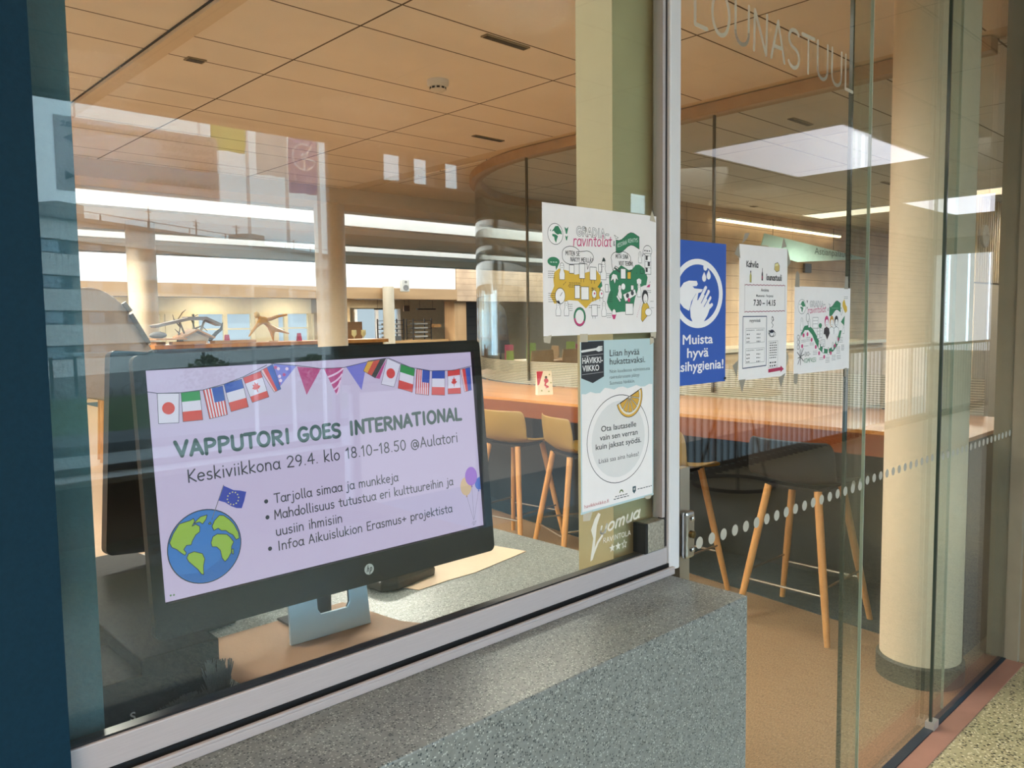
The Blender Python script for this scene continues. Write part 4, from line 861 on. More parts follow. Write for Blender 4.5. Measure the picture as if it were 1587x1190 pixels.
for pts in ([(8, 292), (30, 306), (40, 318), (20, 316)], [(-22, 270), (-4, 292), (2, 262)], [(178, 292), (188, 316), (202, 296)], [(206, 292), (222, 262), (208, 250)], [(-26, 34), (-2, 46), (-8, 8)], [(0, 2), (28, 2), (14, -26)], [(172, -4), (204, 6), (184, -26)], [(208, 20), (220, 42), (210, 56)]): tape(t, pts)

# --- smaller drawn poster on the door
t, k = poster('poster', 'small white poster with a green winding path of doodles, right of the opening hours notice', 'poster', 1.773, 1.246, 299, 208, -.0052, paper='e9e4e4')
globe(k, 36, 160, 19, 17)
for v, s in ((176, 5), (160, 4)): k.poly([(62-s*.7, v), (62, v-s*.4), (62+s*.7, v), (62, v-s*1.8)], BK, 3)
k.hand('GRADIA-', 76, 160, 13, BK, 3.2, l=2, width=82); k.hand('GRADIA-', 76, 160, 13, 'eeeaea', 1.7, l=3, width=82)
k.hand('ravintolat', 66, 144, 15, PK, 1.8, l=3, width=96, lean=.12, slope=.04); k.hand('&', 170, 150, 8, BK, .9, l=3)
wave_banner(k, 180, 146, 62, 36, True)
top = [(36, 90), (52, 104), (70, 104), (90, 92), (108, 72), (128, 55), (150, 45), (180, 43), (206, 48), (228, 62), (244, 82), (252, 100)]
bot = [(240, 100), (230, 84), (214, 66), (196, 58), (176, 54), (152, 57), (134, 68), (116, 88), (94, 106), (72, 116), (50, 114), (34, 96)]
for i in range(11): k.poly([top[i], top[i+1], bot[-2-i], bot[-1-i]], GN, 1)
k.poly([(246, 122), (268, 138), (266, 112)], GN, 2); k.stroke([(30, 40), (26, 70), (30, 92), (36, 100)], 1.2, BK, 2)
for (u, v, s) in ((36, 104, 20), (74, 110, 14), (150, 46, 14), (178, 40, 13), (202, 52, 13), (226, 66, 13), (262, 92, 14), (128, 58, 13)): mini_person(k, u, v, s)
k.ring(66, 134, 8, 1.2, BK, 4, ry=10); k.stroke([(66, 124), (70, 112)], 1.6, BK, 4)
for (u, v, w, h) in ((92, 108, 28, 26), (116, 82, 12, 26), (132, 84, 10, 24), (136, 62, 22, 16)): k.rect(u, v, u+w, v+h, 'eeeaea', 4); k.stroke([(u, v), (u+w, v), (u+w, v+h), (u, v+h)], .9, BK, 5, closed=True); k.squiggle(u+2, u+w-2, v+h*.7, 1, BK, 5); k.squiggle(u+2, u+w-2, v+h*.4, 1, BK, 5)
k.disc(132, 114, 9, GN, 3, ry=6, n=16); k.poly([(128, 110), (134, 104), (136, 110)], GN, 3)
for (u, hair, shirt) in ((166, PK, '3a3036'), (194, 'c08a3a', 'eeeaea'), (220, '26262a', 'eeeaea')):
    k.poly([(u-15, 92), (u-13, 106), (u, 110), (u+13, 106), (u+15, 92)], shirt, 3); k.stroke([(u-15, 92), (u-13, 106), (u, 110), (u+13, 106), (u+15, 92)], .9, BK, 4)
    k.disc(u, 124, 11, hair, 3, ry=14, n=18); k.disc(u+1, 120, 8, 'eeeaea', 4, ry=9, n=16); k.stroke(arc(u+1, 117, 3, 2, 200, 340, 4), .7, BK, 5)
    for d in (-3, 4): k.disc(u+d, 122, .9, BK, 5, n=6)
k.poly([(154, 98), (164, 104), (172, 100), (180, 104), (184, 94), (170, 78)], '2e2a2e', 5)
k.poly([(254, 172), (264, 180), (272, 166), (280, 160), (282, 150), (272, 144), (262, 152), (254, 162)], YL, 2); k.stroke([(244, 144), (242, 156), (250, 158), (254, 146), (248, 138), (244, 144)], .9, BK, 3)
for (u, v) in ((46, 92), (66, 94), (88, 80), (40, 66), (110, 62), (128, 46), (156, 36), (192, 44), (214, 62), (232, 78)): k.disc(u, v, 5, PK, 3, n=14)
for (u, v, n) in ((36, 80, 2), (60, 86, 3), (50, 66, 1), (78, 72, 2), (96, 52, 3), (130, 34, 2), (164, 34, 4), (198, 38, 4), (222, 58, 2), (238, 82, 4), (224, 50, 3), (226, 36, 3), (262, 186, 2)):
    for i in range(n): k.squiggle(u, u+22, v-4*i, 1.0, BK, 2)
k.stroke([(20, 24), (46, 60)], 2.4, BK, 3); k.stroke([(16, 52), (48, 30)], 2.4, BK, 3); k.stroke([(32, 22), (34, 58)], 2.4, BK, 3); k.stroke([(20, 38), (50, 46)], 2, BK, 3)
for v in (88, 76, 64): k.ring(20, v, 5, 1.4, BK, 3)
k.hand('EKO-', 54, 42, 9, BK, 1.3, l=3, width=30); k.hand('KOMPASSI', 52, 26, 10, GN, 1.5, l=3, width=62)
for i in range(4): k.squiggle(252, 268, 62-4*i, 1.5, BK, 3)
k.build('sheet', t)
for pts in ([(0, 206), (22, 206), (20, 236), (10, 244), (2, 236)], [(262, 206), (284, 206), (282, 238), (266, 238)], [(0, 2), (20, 2), (20, -18), (12, -24), (0, -20)], [(272, 2), (286, 2), (286, -22), (274, -20)]): tape(t, pts)

# ------------------------------------------------------------------ curved bar, stools and what stands on it
bar = thing('bar_counter', 'long curved orange wood bar fixed along the round glass wall', 'bar')
bpath = [(4.222, .11+.305*i) for i in range(0, 11)]+[(CCX+1.948*math.cos(math.radians(a)), CCY+1.948*math.sin(math.radians(a))) for a in range(179, 120, -4)]
MB().sweep([(x, y) for x, y in bpath], [(.0, .884), (-.822, .884), (-.822, .90), (0.0, .90)]).build('top', WOODO, bar)
MB().sweep(bpath, [(-.820, .79), (-.794, .79), (-.794, .886), (-.820, .886)]).build('apron', wood('apron_wood', '6a3210', '7c4016', axis='Y'), bar)
MB().sweep(bpath, [(-.12, .0), (-.15, .0), (-.15, .884), (-.12, .884)]).build('plinth', mat('bar_plinth', '20282c', rough=.6), bar)
MB().box(3.47, 4.03, .118, .15, 0, .884).build('end_panel', mat('bar_end_grey', '3d3e3e', rough=.45), bar)
pl = MB(); pl.box(3.55, 3.60, 1.90, 1.95, 0, .86); pl.build('leg', DARKM, bar)
bg = thing('bag', 'black bag hanging under the curved bar behind the first yellow stool', 'bag', (3.75, 2.95, .60))
b = MB(); b.prism(rrect(-.16, .16, 0, .2, .03), .14, Matrix(((.0, 0, 1, -.07), (1, 0, 0, 0), (0, 1, 0, 0), (0, 0, 0, 1)))); b.build('pouch', mat('black_nylon', '101113', rough=.6, var=.2), bg, bevel=.012)
MB().tube([(0, -.1, .19), (.0, -.06, .25), (0, .06, .25), (0, .1, .19)], .008, 6).build('strap', DARK, bg, smooth=True)

MUST = mat('mustard_shell', '88692a', rough=.45, var=.04)
BSH = mat('black_shell', '090b0c', rough=.5, var=.05)
def shell(m, parent):
    prof = [(-.195, .855), (-.19, .80), (-.18, .74), (-.155, .685), (-.11, .655), (-.04, .645), (.05, .645), (.12, .650), (.17, .640), (.195, .62)]
    nu = 13; P1 = []; 
    for x, z in prof:
        row = []
        for j in range(nu):
            s = -1+2*j/(nu-1); hw = .205-(.018 if x > .15 or z > .84 else 0)
            bend = (s*s)*(.028 if z < .68 else .0); fwd = (s*s)*(.05 if z > .70 else .02*(x < -.1))
            row.append(Vector((x+fwd, s*hw, z+bend)))
        P1.append(row)
    n, m_ = len(prof), nu; vs = [p for r in P1 for p in r]; fs = []
    # thickness: shift along the profile normal
    top = []
    for i, r in enumerate(P1):
        a = Vector(P1[max(i-1, 0)][nu//2]); b_ = Vector(P1[min(i+1, n-1)][nu//2]); d = (b_-a).normalized(); nv = Vector((-d.z, 0, d.x))
        top += [p-nv*.009 for p in r]
    for i in range(n-1):
        for j in range(m_-1):
            q_ = (i*m_+j, i*m_+j+1, (i+1)*m_+j+1, (i+1)*m_+j); fs.append(q_); fs.append(tuple(v+n*m_ for v in reversed(q_)))
    rim = [i*m_ for i in range(n)]+[(n-1)*m_+j for j in range(1, m_)]+[i*m_+m_-1 for i in range(n-2, -1, -1)]+[j for j in range(m_-2, 0, -1)]
    for a, b_ in zip(rim, rim[1:]+rim[:1]): fs.append((a, b_, b_+n*m_, a+n*m_))
    o = MB().add(vs+top, fs).build('seat_shell', m, parent, smooth=True)
    sd = o.modifiers.new('smooth', 'SUBSURF'); sd.levels = 1; sd.render_levels = 2
    return o
def make_stool(label, loc, rz, m, group=None):
    t = thing('bar_stool', label, 'stool', loc, rz, group)
    shell(m, t)
    for sx in (-1, 1):
        for sy in (-1, 1):
            MB().tube([(sx*.215, sy*.215, 0), (sx*.175, sy*.175, .25), (sx*.115, sy*.115, .632)], [.0125, .0165, .017], 12).build('leg', WOODZ, t, smooth=True)
    for a, b_ in (((-1, -1), (1, -1)), ((-1, 1), (1, 1)), ((1, -1), (1, 1)), ((-1, -1), (-1, 1))):
        z = .235 if a[1] == b_[1] else .20; f_ = .182
        MB().tube([(a[0]*f_, a[1]*f_, z), (b_[0]*f_, b_[1]*f_, z)], .0055, 8).build('footrest', mat('footrest_steel', 'b5afa4', rough=.25, metal=.9), t, smooth=True)
    MB().box(-.12, .12, -.12, .12, .625, .640).build('seat_plate', DARKM, t)
    return t
make_stool('mustard bar stool nearest the display, facing the curved bar', (3.37, 2.63, 0), .1, MUST)
make_stool('mustard bar stool half hidden by the lemon poster, turned to the bar', (3.35, 2.08, 0), -.40, MUST)
make_stool('mustard bar stool behind the lower half of the blue sign and door lock', (3.30, 1.44, 0), .0, MUST)
make_stool('bar stool with black seat on pale legs behind the glass door dots', (3.39, .76, 0), .0, BSH)

def table_card(label, x, y, z, w, h, cols, rz, group=None):
    t = thing('table_card', label, 'card', (x, y, z), rz, group)
    b = MB(); d = .025
    b.add([(-w/2, -d, 0), (w/2, -d, 0), (w/2, 0, h), (-w/2, 0, h), (-w/2, d, 0), (w/2, d, 0), (-w/2, 0.001, h), (w/2, .001, h)], [(0, 1, 2, 3), (5, 4, 6, 7), (3, 2, 7, 6), (0, 3, 6, 4), (1, 5, 7, 2)])
    b.build('card', flat('card_'+cols[0], cols[0]), t)
    if len(cols) > 1:
        k = Ink((-w/2, -d, 0), (1, 0, 0), Vector((0, d, h)).normalized(), w/60, lift=.0002, base=.0006); H = h*60/w
        k.poly([(0, H), (26, H), (8, H*.45), (0, H*.4)], cols[1], 1); k.disc(36, H*.6, 9, cols[1], 1); k.stroke([(36, H*.6), (30, H*.4), (42, H*.34), (34, H*.28)], 6, cols[1], 2); k.disc(36, H*.74, 5, '3d3a2c', 2); k.rect(4, H*.26, 56, H*.29, 'd9d2bd', 2)
        for u, v in ((50, .85), (16, .18), (44, .14), (54, .5)): k.disc(u, H*v, 3, '7f8f4a', 2, n=10)
        k.build('print', t)
    return t
table_card('red and cream menu card standing on the curved bar left of the lemon poster', 3.72, 2.72, .90, .105, .155, ('d9cfb6', 'b2263a'), -.45)

# restaurant seen through the curved glass: tables, chairs, cards
CHW = wood('chair_ply', 'a07a52', 'b88f63', axis='X', scale=8)
def dining_chair(label, loc, rz, group):
    t = thing('dining_chair', label, 'chair', loc, rz, group)
    for s in (-1, 1):
        MB().tube([(.17, s*.17, 0), (.15, s*.16, .44)], .014, 8).build('leg', CHW, t); MB().tube([(-.19, s*.18, 0), (-.16, s*.165, .44), (-.19, s*.165, .86)], .014, 8).build('leg', CHW, t)
    MB().box(-.19, .19, -.19, .19, .44, .46).build('seat', CHW, t, bevel=.008)
    MB().prism([(-.19, -.09), (.19, -.09), (.205, .0), (.19, .10), (-.19, .10), (-.205, 0)], .012, Matrix(((0, 0, 1, -.19), (1, 0, 0, 0), (0, 1, 0, .83), (0, 0, 0, 1)))).build('backrest', CHW, t)
    return t
def dining_table(label, x, y, w, d, group=None):
    t = thing('dining_table', label, 'table', (x, y, 0), 0, group)
    MB().box(-w/2, w/2, -d/2, d/2, .81, .84).build('tabletop', WOODL, t, bevel=.003)
    for sx in (-1, 1):
        for sy in (-1, 1): MB().tube([(sx*(w/2-.06), sy*(d/2-.06), 0), (sx*(w/2-.06), sy*(d/2-.06), .81)], .018, 8).build('leg', DARKM, t)
dining_table('light wood dining table behind the curved glass, left one', 7.5, 6.95, 1.2, .7)
dining_table('light wood dining table behind the curved glass, right one', 9.0, 6.7, 1.2, .7)
GC = 'wooden chairs seen through the curved glass'
LBL = 'light plywood dining chair behind the curved glass wall'
for i, (x, y, r) in enumerate([(7.15, 6.28, 1.57), (7.72, 6.28, 1.57), (8.45, 7.35, 2.6), (8.7, 6.05, 1.57), (9.3, 6.05, 1.5), (9.9, 6.7, 3.1), (8.12, 6.0, 1.5), (7.6, 7.65, -1.5)]):
    if i == 0: ch0 = dining_chair(LBL, (x, y, 0), r, GC); ch0.scale = (1, 1, 1.09)
    else: c_ = copy_tree(ch0); c_.location = (x, y, 0); c_.rotation_euler = (0, 0, r)
table_card('pink menu card far left behind the curved glass', 7.52, 7.1, .841, .12, .22, ('b0406a',), -.6)
table_card('small green menu card beside the far pink card behind the curved glass', 7.30, 6.85, .841, .10, .15, ('8fa84a',), -.6)
table_card('tall green menu card left of the lemon poster behind the curved glass', 7.75, 6.9, .841, .13, .24, ('7c9a3f',), -.6)
table_card('green menu card peeking above the lemon poster corner', 8.50, 6.85, .841, .13, .24, ('86a044',), -.6)
table_card('pink menu card peeking above the lemon poster corner', 8.68, 6.85, .841, .09, .20, ('b0406a',), -.6)
table_card('green menu card under the left edge of the blue sign', 3.95, 1.88, .90, .08, .12, ('8aa43c',), -.5)

# dark garment on a stand, loudspeakers, ceiling fittings
ct_ = thing('coat_stand', 'dark draped coat on a stand seen through the curved glass', 'coat stand', (9.1, 9.0, 0))
b = MB(); b.lathe([(.22, .85), (.20, 1.0), (.15, 1.3), (.13, 1.5), (.09, 1.6), (.03, 1.66)], n=14); o = b.build('coat', mat('dark_cloth', '25262a', rough=.9, var=.3), ct_, smooth=True); o.scale = (1, .5, 1)
MB().tube([(0, 0, 0), (0, 0, 1.7)], .015, 8).build('pole', DARKM, ct_)
def loudspeaker(label, loc, rz):
    t = thing('loudspeaker', label, 'loudspeaker', loc, rz)
    b = MB(); b.prism(rrect(-.09, .09, -.14, .14, .03), .16, Matrix(((1, 0, 0, 0), (0, 0, 1, -.16), (0, 1, 0, 0), (0, 0, 0, 1)))); b.build('cabinet', mat('speaker_grey', 'c9c4b8', rough=.5), t, bevel=.012)
    for z, r in ((-.05, .065), (.075, .03)):
        o = MB().lathe([(r, 0), (r, .004), (r*.8, .005), (r*.3, .001)], n=20).build('driver', mat('driver_grey', '7d7b76', rough=.6), t); o.matrix_basis = Matrix.Translation((0, -.160, z)) @ Matrix.Rotation(PI/2, 4, 'X')
    MB().tube([(0, -.01, 0), (.04, .20, .03), (.10, .345, .03)], .02, 8).build('bracket', mat('bracket_grey', '9b968b', rough=.5), t)
loudspeaker('pale loudspeaker bracketed in front of the far white wall', (10.75, 14.02, 2.22), -.3)
loudspeaker('pale loudspeaker high on the boarded wall between the blue sign and the notice', (8.35, 3.87, 2.06), -.3)
def ceiling_vent(label, x, y, w=.26, d=.05, z=2.66):
    t = thing('ceiling_slot', label, 'vent', (x, y, z))
    MB().box(-w/2, w/2, -d/2, d/2, -.006, 0).build('frame', mat('vent_frame', '8d8068', rough=.5), t)
    MB().box(-w/2+.008, w/2-.008, -d/2+.008, d/2-.008, -.008, -.0055).build('grille', mat('vent_dark', '2c2a27', rough=.6), t)
for lb, x, y in (('dark slot in the ceiling nearest the window stile, top of the photo', 2.58, 1.83), ('dark slot in the ceiling above the curved glass, left of the olive post', 3.80, 3.32), ('small dark slot in the ceiling beside the long joint, far left', 1.62, 3.0), ('dark ceiling slot behind the glass door left of the big light', 5.05, 1.65), ('dark ceiling slot beyond the glass above the warm light panels', 8.0, 2.25), ('small dark ceiling slot beyond the blue sign', 8.4, 3.9)):
    ceiling_vent(lb, x, y, w=.09 if 'small' in lb else .27, d=.06 if 'small' in lb else .045)
sd_ = thing('smoke_detector', 'white round smoke detector on the panelled ceiling', 'smoke detector', (2.71, 2.50, 2.66))
MB().lathe([(.058, 0), (.058, -.022), (.050, -.034)], n=28).build('base', mat('detector_white', 'd9d3c8', rough=.45), sd_, smooth=True)
MB().lathe([(.043, -.034), (.042, -.048), (.030, -.058)], n=28).build('head', mat('detector_white', 'd9d3c8'), sd_, smooth=True)
b = MB()
for i in range(10):
    a = 2*PI*i/10; b.box(-.008, .008, .0395, .0435, -.047, -.037, mx=Matrix.Rotation(a, 4, 'Z'))
b.build('vent_slots', DARK, sd_)
def light_panel(label, x0, x1, y0, y1, z, col, st, group=None):
    t = thing('ceiling_light', label, 'light', ((x0+x1)/2, (y0+y1)/2, z)); w, d = (x1-x0)/2, (y1-y0)/2
    MB().box(-w, w, -d, d, -.012, 0).build('frame', WHITEW, t); MB().box(-w+.012, w-.012, -d+.012, d-.012, -.014, -.011).build('diffuser', emis('panel_'+col, col, st), t)
light_panel('warm ceiling light panel seen through the door glass left of the column', 9.55, 10.05, 2.75, 3.9, 2.66, 'ffe9cf', 2.2)
light_panel('warm ceiling light panel at the top right beside the slatted wall', 9.1, 9.6, 1.2, 2.0, 2.66, 'ffe2c0', 2.2)
ls = thing('light_strip', 'long thin warm light strip along the boarded wall', 'light', (9.6, 4.12, 2.50))
MB().box(-1.6, 1.5, -.02, .02, -.012, .012).build('tube', emis('strip_glow', 'ffe4bd', 5.0), ls); MB().box(-1.6, 1.5, -.025, .03, .012, .03).build('housing', WHITEW, ls)
# mint hanging sign and small things on the boarded wall
hs = thing('hanging_sign', 'mint green tapered hanging sign partly hidden by the opening hours notice', 'sign', (8.55, 3.9, 2.07))
k = Ink((0, 0, 0), (1, 0, 0), (0, 0, 1), 1, lift=.001, base=.002)
b = MB(); b.prism([(0, .10), (.1, .30), (3.0, .13), (.9, .0)], .012, Matrix(((1, 0, 0, 0), (0, 0, 1, 0), (0, 1, 0, 0), (0, 0, 0, 1)))); b.build('board', mat('mint_board', 'bfe0d2', rough=.5), hs)
k.text('Astianpalautus', 1.35, .12, .09, '49645c', 1, width=1.1); k.build('lettering', hs)
for x in (.3, 1.9): MB().tube([(x, .006, .2), (x, .006, .48)], .003, 6).build('wire', DARKM, hs)
o = MB().box(10.2, 10.38, 4.17, 4.20, 1.98, 2.10).build('wall_box', mat('dark_box_wall', '3a3733', rough=.5)); tag(o, 'small dark box on the boarded wall right of the notice', 'wall box')
o = MB().box(8.8, 8.86, 4.185, 4.20, 1.30, 1.42).build('wall_switch', flat('switch_white', 'cfcabd')); tag(o, 'small white switch on the boarded wall between the sign and the notice', 'switch')
# low cabinets along the boarded wall
cbn = thing('sideboard', 'pale sideboard with a light worktop below the boarded wall', 'cabinet', (9.3, 3.9, 0))
MB().box(-1.9, 2.2, -.25, .25, 0, 1.02).build('body', mat('sideboard_body', 'b99c78', rough=.55), cbn); MB().box(-1.95, 2.25, -.28, .28, 1.02, 1.06).build('worktop', mat('sideboard_top', 'd9cbb2', rough=.4), cbn)

# ------------------------------------------------------------------ columns
def column(label, x, y, r, h, base=False):
    t = thing('column', label, 'column', (x, y, 0))
    MB().lathe([(r, 0), (r, h)], n=48).build('shaft', COLW, t, smooth=True)
    if base: MB().lathe([(r+.012, 0), (r+.012, .075), (r+.006, .082)], n=48).build('base_ring', mat('column_base', '3d3d35', rough=.6), t, smooth=True)
column('thick cream round column with dark base just inside the glass doors', 3.185, .185, .142, 2.66, True)
column('cream round column carrying a small blue sign at the edge of the panelled ceiling', 4.10, 5.98, .145, 2.52)
column('cream round column in the deep hall left of the wooden structure', 3.12, 8.3, .15, 2.52)
column('slim cream column in front of the serving hatch', 10.45, 14.2, .13, 2.2)
wash_sign('small blue hand-washing sign on the slim cream column in the hall', 3.958, 1.56, .285, .385, 5.8352)

# ------------------------------------------------------------------ deep hall: long wooden counter with sculptures, screen panel, hatch
hb = thing('hall_counter', 'long low wooden counter across the hall carrying the wooden sculptures', 'counter', (4.0, 7.6, 0), .03)
MB().box(-1.12, 1.75, -.22, .22, 1.145, 1.185).build('top', WOODO, hb); MB().box(-1.08, 1.7, -.17, .17, 0, 1.145).build('body', mat('hall_counter_body', '3b2f27', rough=.6), hb)
ZC = 1.1875
bh = thing('wooden_sculpture', 'wooden birdhouse-like sculpture with a pitched roof and bare twigs on the hall counter', 'sculpture', (3.22, 7.48, ZC), .1)
wd = wood('sculpture_wood', 'a8794e', 'c79a6c', axis='X', scale=20)
def slab(o, pts, th, m, name, rx=0): MB().prism(pts, th, Matrix(((1, 0, 0, 0), (0, 0, 1, -th/2), (0, 1, 0, 0), (0, 0, 0, 1)))).build(name, m, o)
slab(bh, [(-.34, .05), (-.02, .05), (-.02, .065), (-.34, .07)], .26, wd, 'platform')
slab(bh, [(-.06, .06), (.11, .14), (.30, .055), (.30, .07), (.11, .158), (-.06, .078)], .22, wd, 'lower_roof')
slab(bh, [(-.02, .005), (.24, .005), (.26, .055), (.11, .125), (-.03, .06)], .10, mat('sculpture_white', 'd6d0c4', rough=.6), 'nest_box')
slab(bh, [(-.30, .175), (.04, .245), (.04, .275), (-.32, .20)], .12, mat('grey_roof', '8c8582', rough=.5), 'left_roof')
slab(bh, [(.03, .245), (.24, .25), (.40, .185), (.41, .21), (.24, .285), (.03, .285)], .12, mat('grey_roof', '8c8582'), 'right_roof')
MB().tube([(-.03, 0, .24), (.03, 0, .07)], .010, 6).build('strut', mat('sculpture_strut', '6e5f4f', rough=.6), bh); MB().tube([(.25, 0, .26), (.17, 0, .07)], .014, 6).build('strut', mat('sculpture_strut2', 'a59c90', rough=.6), bh)
BRK = mat('twig', '6b5a45', rough=.8, var=.2)
b = MB()
for pts in ([(-.05, .04, 0), (.0, .05, .18), (-.02, .05, .26), (.03, .05, .33), (.07, .05, .36)], [(.0, .05, .18), (-.07, .04, .26), (-.08, .04, .31)], [(.1, .05, .06), (.16, .05, .16), (.12, .05, .27), (.20, .05, .31)], [(.16, .05, .16), (.24, .05, .19), (.3, .05, .13)], [(.0, .05, .1), (-.06, .05, .16)]): b.tube(pts, [.009]+[.006]*(len(pts)-2)+[.003], 6)
b.build('twigs', BRK, bh)
MB().tube([(.28, -.02, .03), (.36, -.02, .11), (.42, -.02, .15), (.44, -.02, .22)], [.02, .02, .016, .005], 7).build('driftwood', mat('driftwood_grey', '55504d', rough=.8), bh)
MB().sphere((0, 0, 0), .05, sc=(1.8, 1, .7)).build('stone', mat('grey_stone', '6f6d6c', rough=.7), bh, smooth=True).location = (-.27, -.02, .10)
for i, (x, y, r, w_) in enumerate([(2.96, 7.46, .2, .1), (3.22, 7.36, -.0, .34), (3.75, 7.45, .15, .5)]):
    o = MB().box(-w_/2, w_/2, -.05, .05, 0, .03).build('plank', wd); o.location = (x, y, ZC); o.rotation_euler = (0, 0, r)
    tag(o, ['short plank lying at the left end of the hall counter', 'plank lying in front of the birdhouse sculpture', 'longer plank lying between the birdhouse and the yellow figure'][i], 'plank')
# leaping yellow figure
yf = thing('figure_sculpture', 'yellow leaping figure sculpture balanced on the hall counter', 'sculpture', (4.22, 7.55, ZC))
YF = mat('yellow_lacquer', 'b27c0c', rough=.35, var=.08)
def skin(name, nodes, edges, parent, m):
    me = bpy.data.meshes.new(name); me.from_pydata([n_[0] for n_ in nodes], edges, []); o = bpy.data.objects.new(name, me); COL.objects.link(o); o.parent = parent
    me.materials.append(m); o.modifiers.new('skin', 'SKIN'); s = o.modifiers.new('sub', 'SUBSURF'); s.levels = 1; s.render_levels = 2
    for v, n_ in zip(me.skin_vertices[0].data, nodes): v.radius = (n_[1], n_[1])
    me.skin_vertices[0].data[0].use_root = True; return o
skin('body', [((-.02, 0, .20), .030), ((-.08, 0, .25), .036), ((-.125, 0, .285), .018), ((.03, 0, .15), .032), ((.035, 0, .07), .022), ((.045, 0, .005), .006), ((.14, 0, .12), .020), ((.245, 0, .085), .008), ((.02, .02, .255), .024), ((.12, .03, .285), .018), ((.245, .03, .305), .012), ((-.17, -.02, .17), .02), ((-.26, -.02, .06), .008)],
     [(0, 1), (1, 2), (0, 3), (3, 4), (4, 5), (3, 6), (6, 7), (1, 8), (8, 9), (9, 10), (1, 11), (11, 12)], yf, YF)
MB().sphere((-.145, 0, .305), .034, sc=(1, .9, 1.1)).build('head', mat('pale_head', 'cdb078', rough=.5), yf, smooth=True)
MB().lathe([(.05, 0), (.05, .008)], n=16).build('stand_disc', YF, yf).location = (.045, 0, 0)
table_card('small red card standing on the hall counter left of the yellow figure', 3.70, 7.5, ZC, .05, .09, ('a8274a',), 0)
table_card('small red card standing on the hall counter right of the yellow figure', 4.56, 7.5, ZC, .05, .09, ('ab2a4e',), 0)

# curved grey-brown screen panel with rails on its edge, on a post
sp_ = thing('screen_panel', 'tall grey-brown rounded screen panel with rails along its sloping edge, far left', 'screen', (0, 2.5, 0))
pn = [(.78, .85), (.78, 1.52), (.95, 1.535)]+bez((.95, 1.535), (1.05, 1.53), (1.12, 1.40), 8)[1:]+[(1.26, 1.13), (1.26, 1.02), (.93, 1.10)]
MB().prism(pn, .03, XZ).build('panel', mat('screen_felt', '8a7768', rough=.8, var=.06), sp_, bevel=.004)
RL = mat('screen_rail', '4e4338', rough=.4)
for i, (a_, b_) in enumerate((((1.075, 1.475), (1.10, 1.44)), ((1.10, 1.43), (1.165, 1.31)), ((1.17, 1.28), (1.245, 1.14)))): MB().tube([(a_[0], -.012, a_[1]), (b_[0], -.012, b_[1])], .010, 8).build('rail', RL, sp_)
MB().box(1.13, 1.20, .002, .03, .0, 1.1).build('post', DARKM, sp_)
sl = thing('stool', 'round black-topped stool on wooden legs far down the aisle at the left', 'stool', (2.62, 7.9, 0))
MB().lathe([(.19, .74), (.20, .77), (.19, .80)], n=24).build('seat', BSH, sl, smooth=True)
for a in range(4): MB().tube([(.18*math.cos(a*PI/2+.6), .18*math.sin(a*PI/2+.6), 0), (.13*math.cos(a*PI/2+.6), .13*math.sin(a*PI/2+.6), .74)], .02, 8).build('leg', WOODZ, sl)

# serving hatch at the back of the hall
sv = thing('serving_counter', 'pale serving counter in the hatch at the back of the hall', 'counter', (11.2, 15.0, 0))
MB().box(-1.7, 1.38, -.3, .3, .90, .96).build('worktop', wood('hatch_top', 'b98f5e', 'd1a873', axis='X'), sv); MB().box(-1.68, 1.36, -.26, .26, 0, .90).build('front', mat('hatch_front', '72756b', rough=.5), sv)
hw_ = sroot('window_21'); MB().box(11.15, 12.5, 16.75, 16.77, .98, 1.75).build('pane', GLOW, hw_); b = MB()
for xx in (11.15, 11.8, 12.5): b.box(xx-.04, xx+.04, 16.68, 16.75, .98, 1.75)
b.build('frame', WHITEP, hw_)
sbox('wall_hatch', mat('hatch_wall', 'c2aa86', rough=.6), 9.4, 11.05, 16.8, 16.9, 0, 2.3)
sbox('wall_hatch_top', mat('hatch_wall', 'c2aa86'), 9.4, 13.0, 16.85, 16.95, 1.78, 2.3)
RK = mat('rack_steel', '55575a', rough=.35, metal=.7)
for i, (x, lb) in enumerate(((11.15, 'steel tray rack on the serving counter, left one'), (12.0, 'steel tray rack on the serving counter, right one'))):
    t = thing('tray_rack', lb, 'rack', (x, 15.15, .96)); b = MB()
    for sx in (-.28, .28):
        for sy in (-.14, .14): b.box(sx-.012, sx+.012, sy-.012, sy+.012, 0, .52)
    b.build('frame', RK, t)
    for k_ in range(5):
        MB().box(-.27, .27, -.14, .14, .05+k_*.105, .062+k_*.105).build('tray', RK, t)
    b = MB()
    for k_ in range(4): b.box(-.2, .2, -.1, .1, .063+k_*.105, .10+k_*.105)
    b.build('dishes', mat('pale_dishes', 'c9c6be', rough=.4), t)
o = MB().box(9.85, 10.25, 15.0, 15.3, .961, 1.42).build('cardboard_box', mat('cardboard', '8a6543', rough=.7)); tag(o, 'brown cardboard box on the left part of the serving counter', 'box')
for i, x in enumerate((9.93, 10.18)):
    o = MB().lathe([(.045, 0), (.045, .01), (.008, .02), (.008, .10), (.06, .17), (.055, .27)], n=16).build('goblet', mat('goblet_glass', 'd8c88f', rough=.2), smooth=True); o.location = (x, 14.85, .961); tag(o, ('left', 'right')[i]+' tall pale goblet in front of the cardboard box', 'goblet')
o = MB().box(10.95, 11.15, 14.72, 14.9, .961, 1.07).build('till', mat('till_grey', '5b5c5c', rough=.5)); tag(o, 'grey till on the serving counter beside the slim column', 'till')
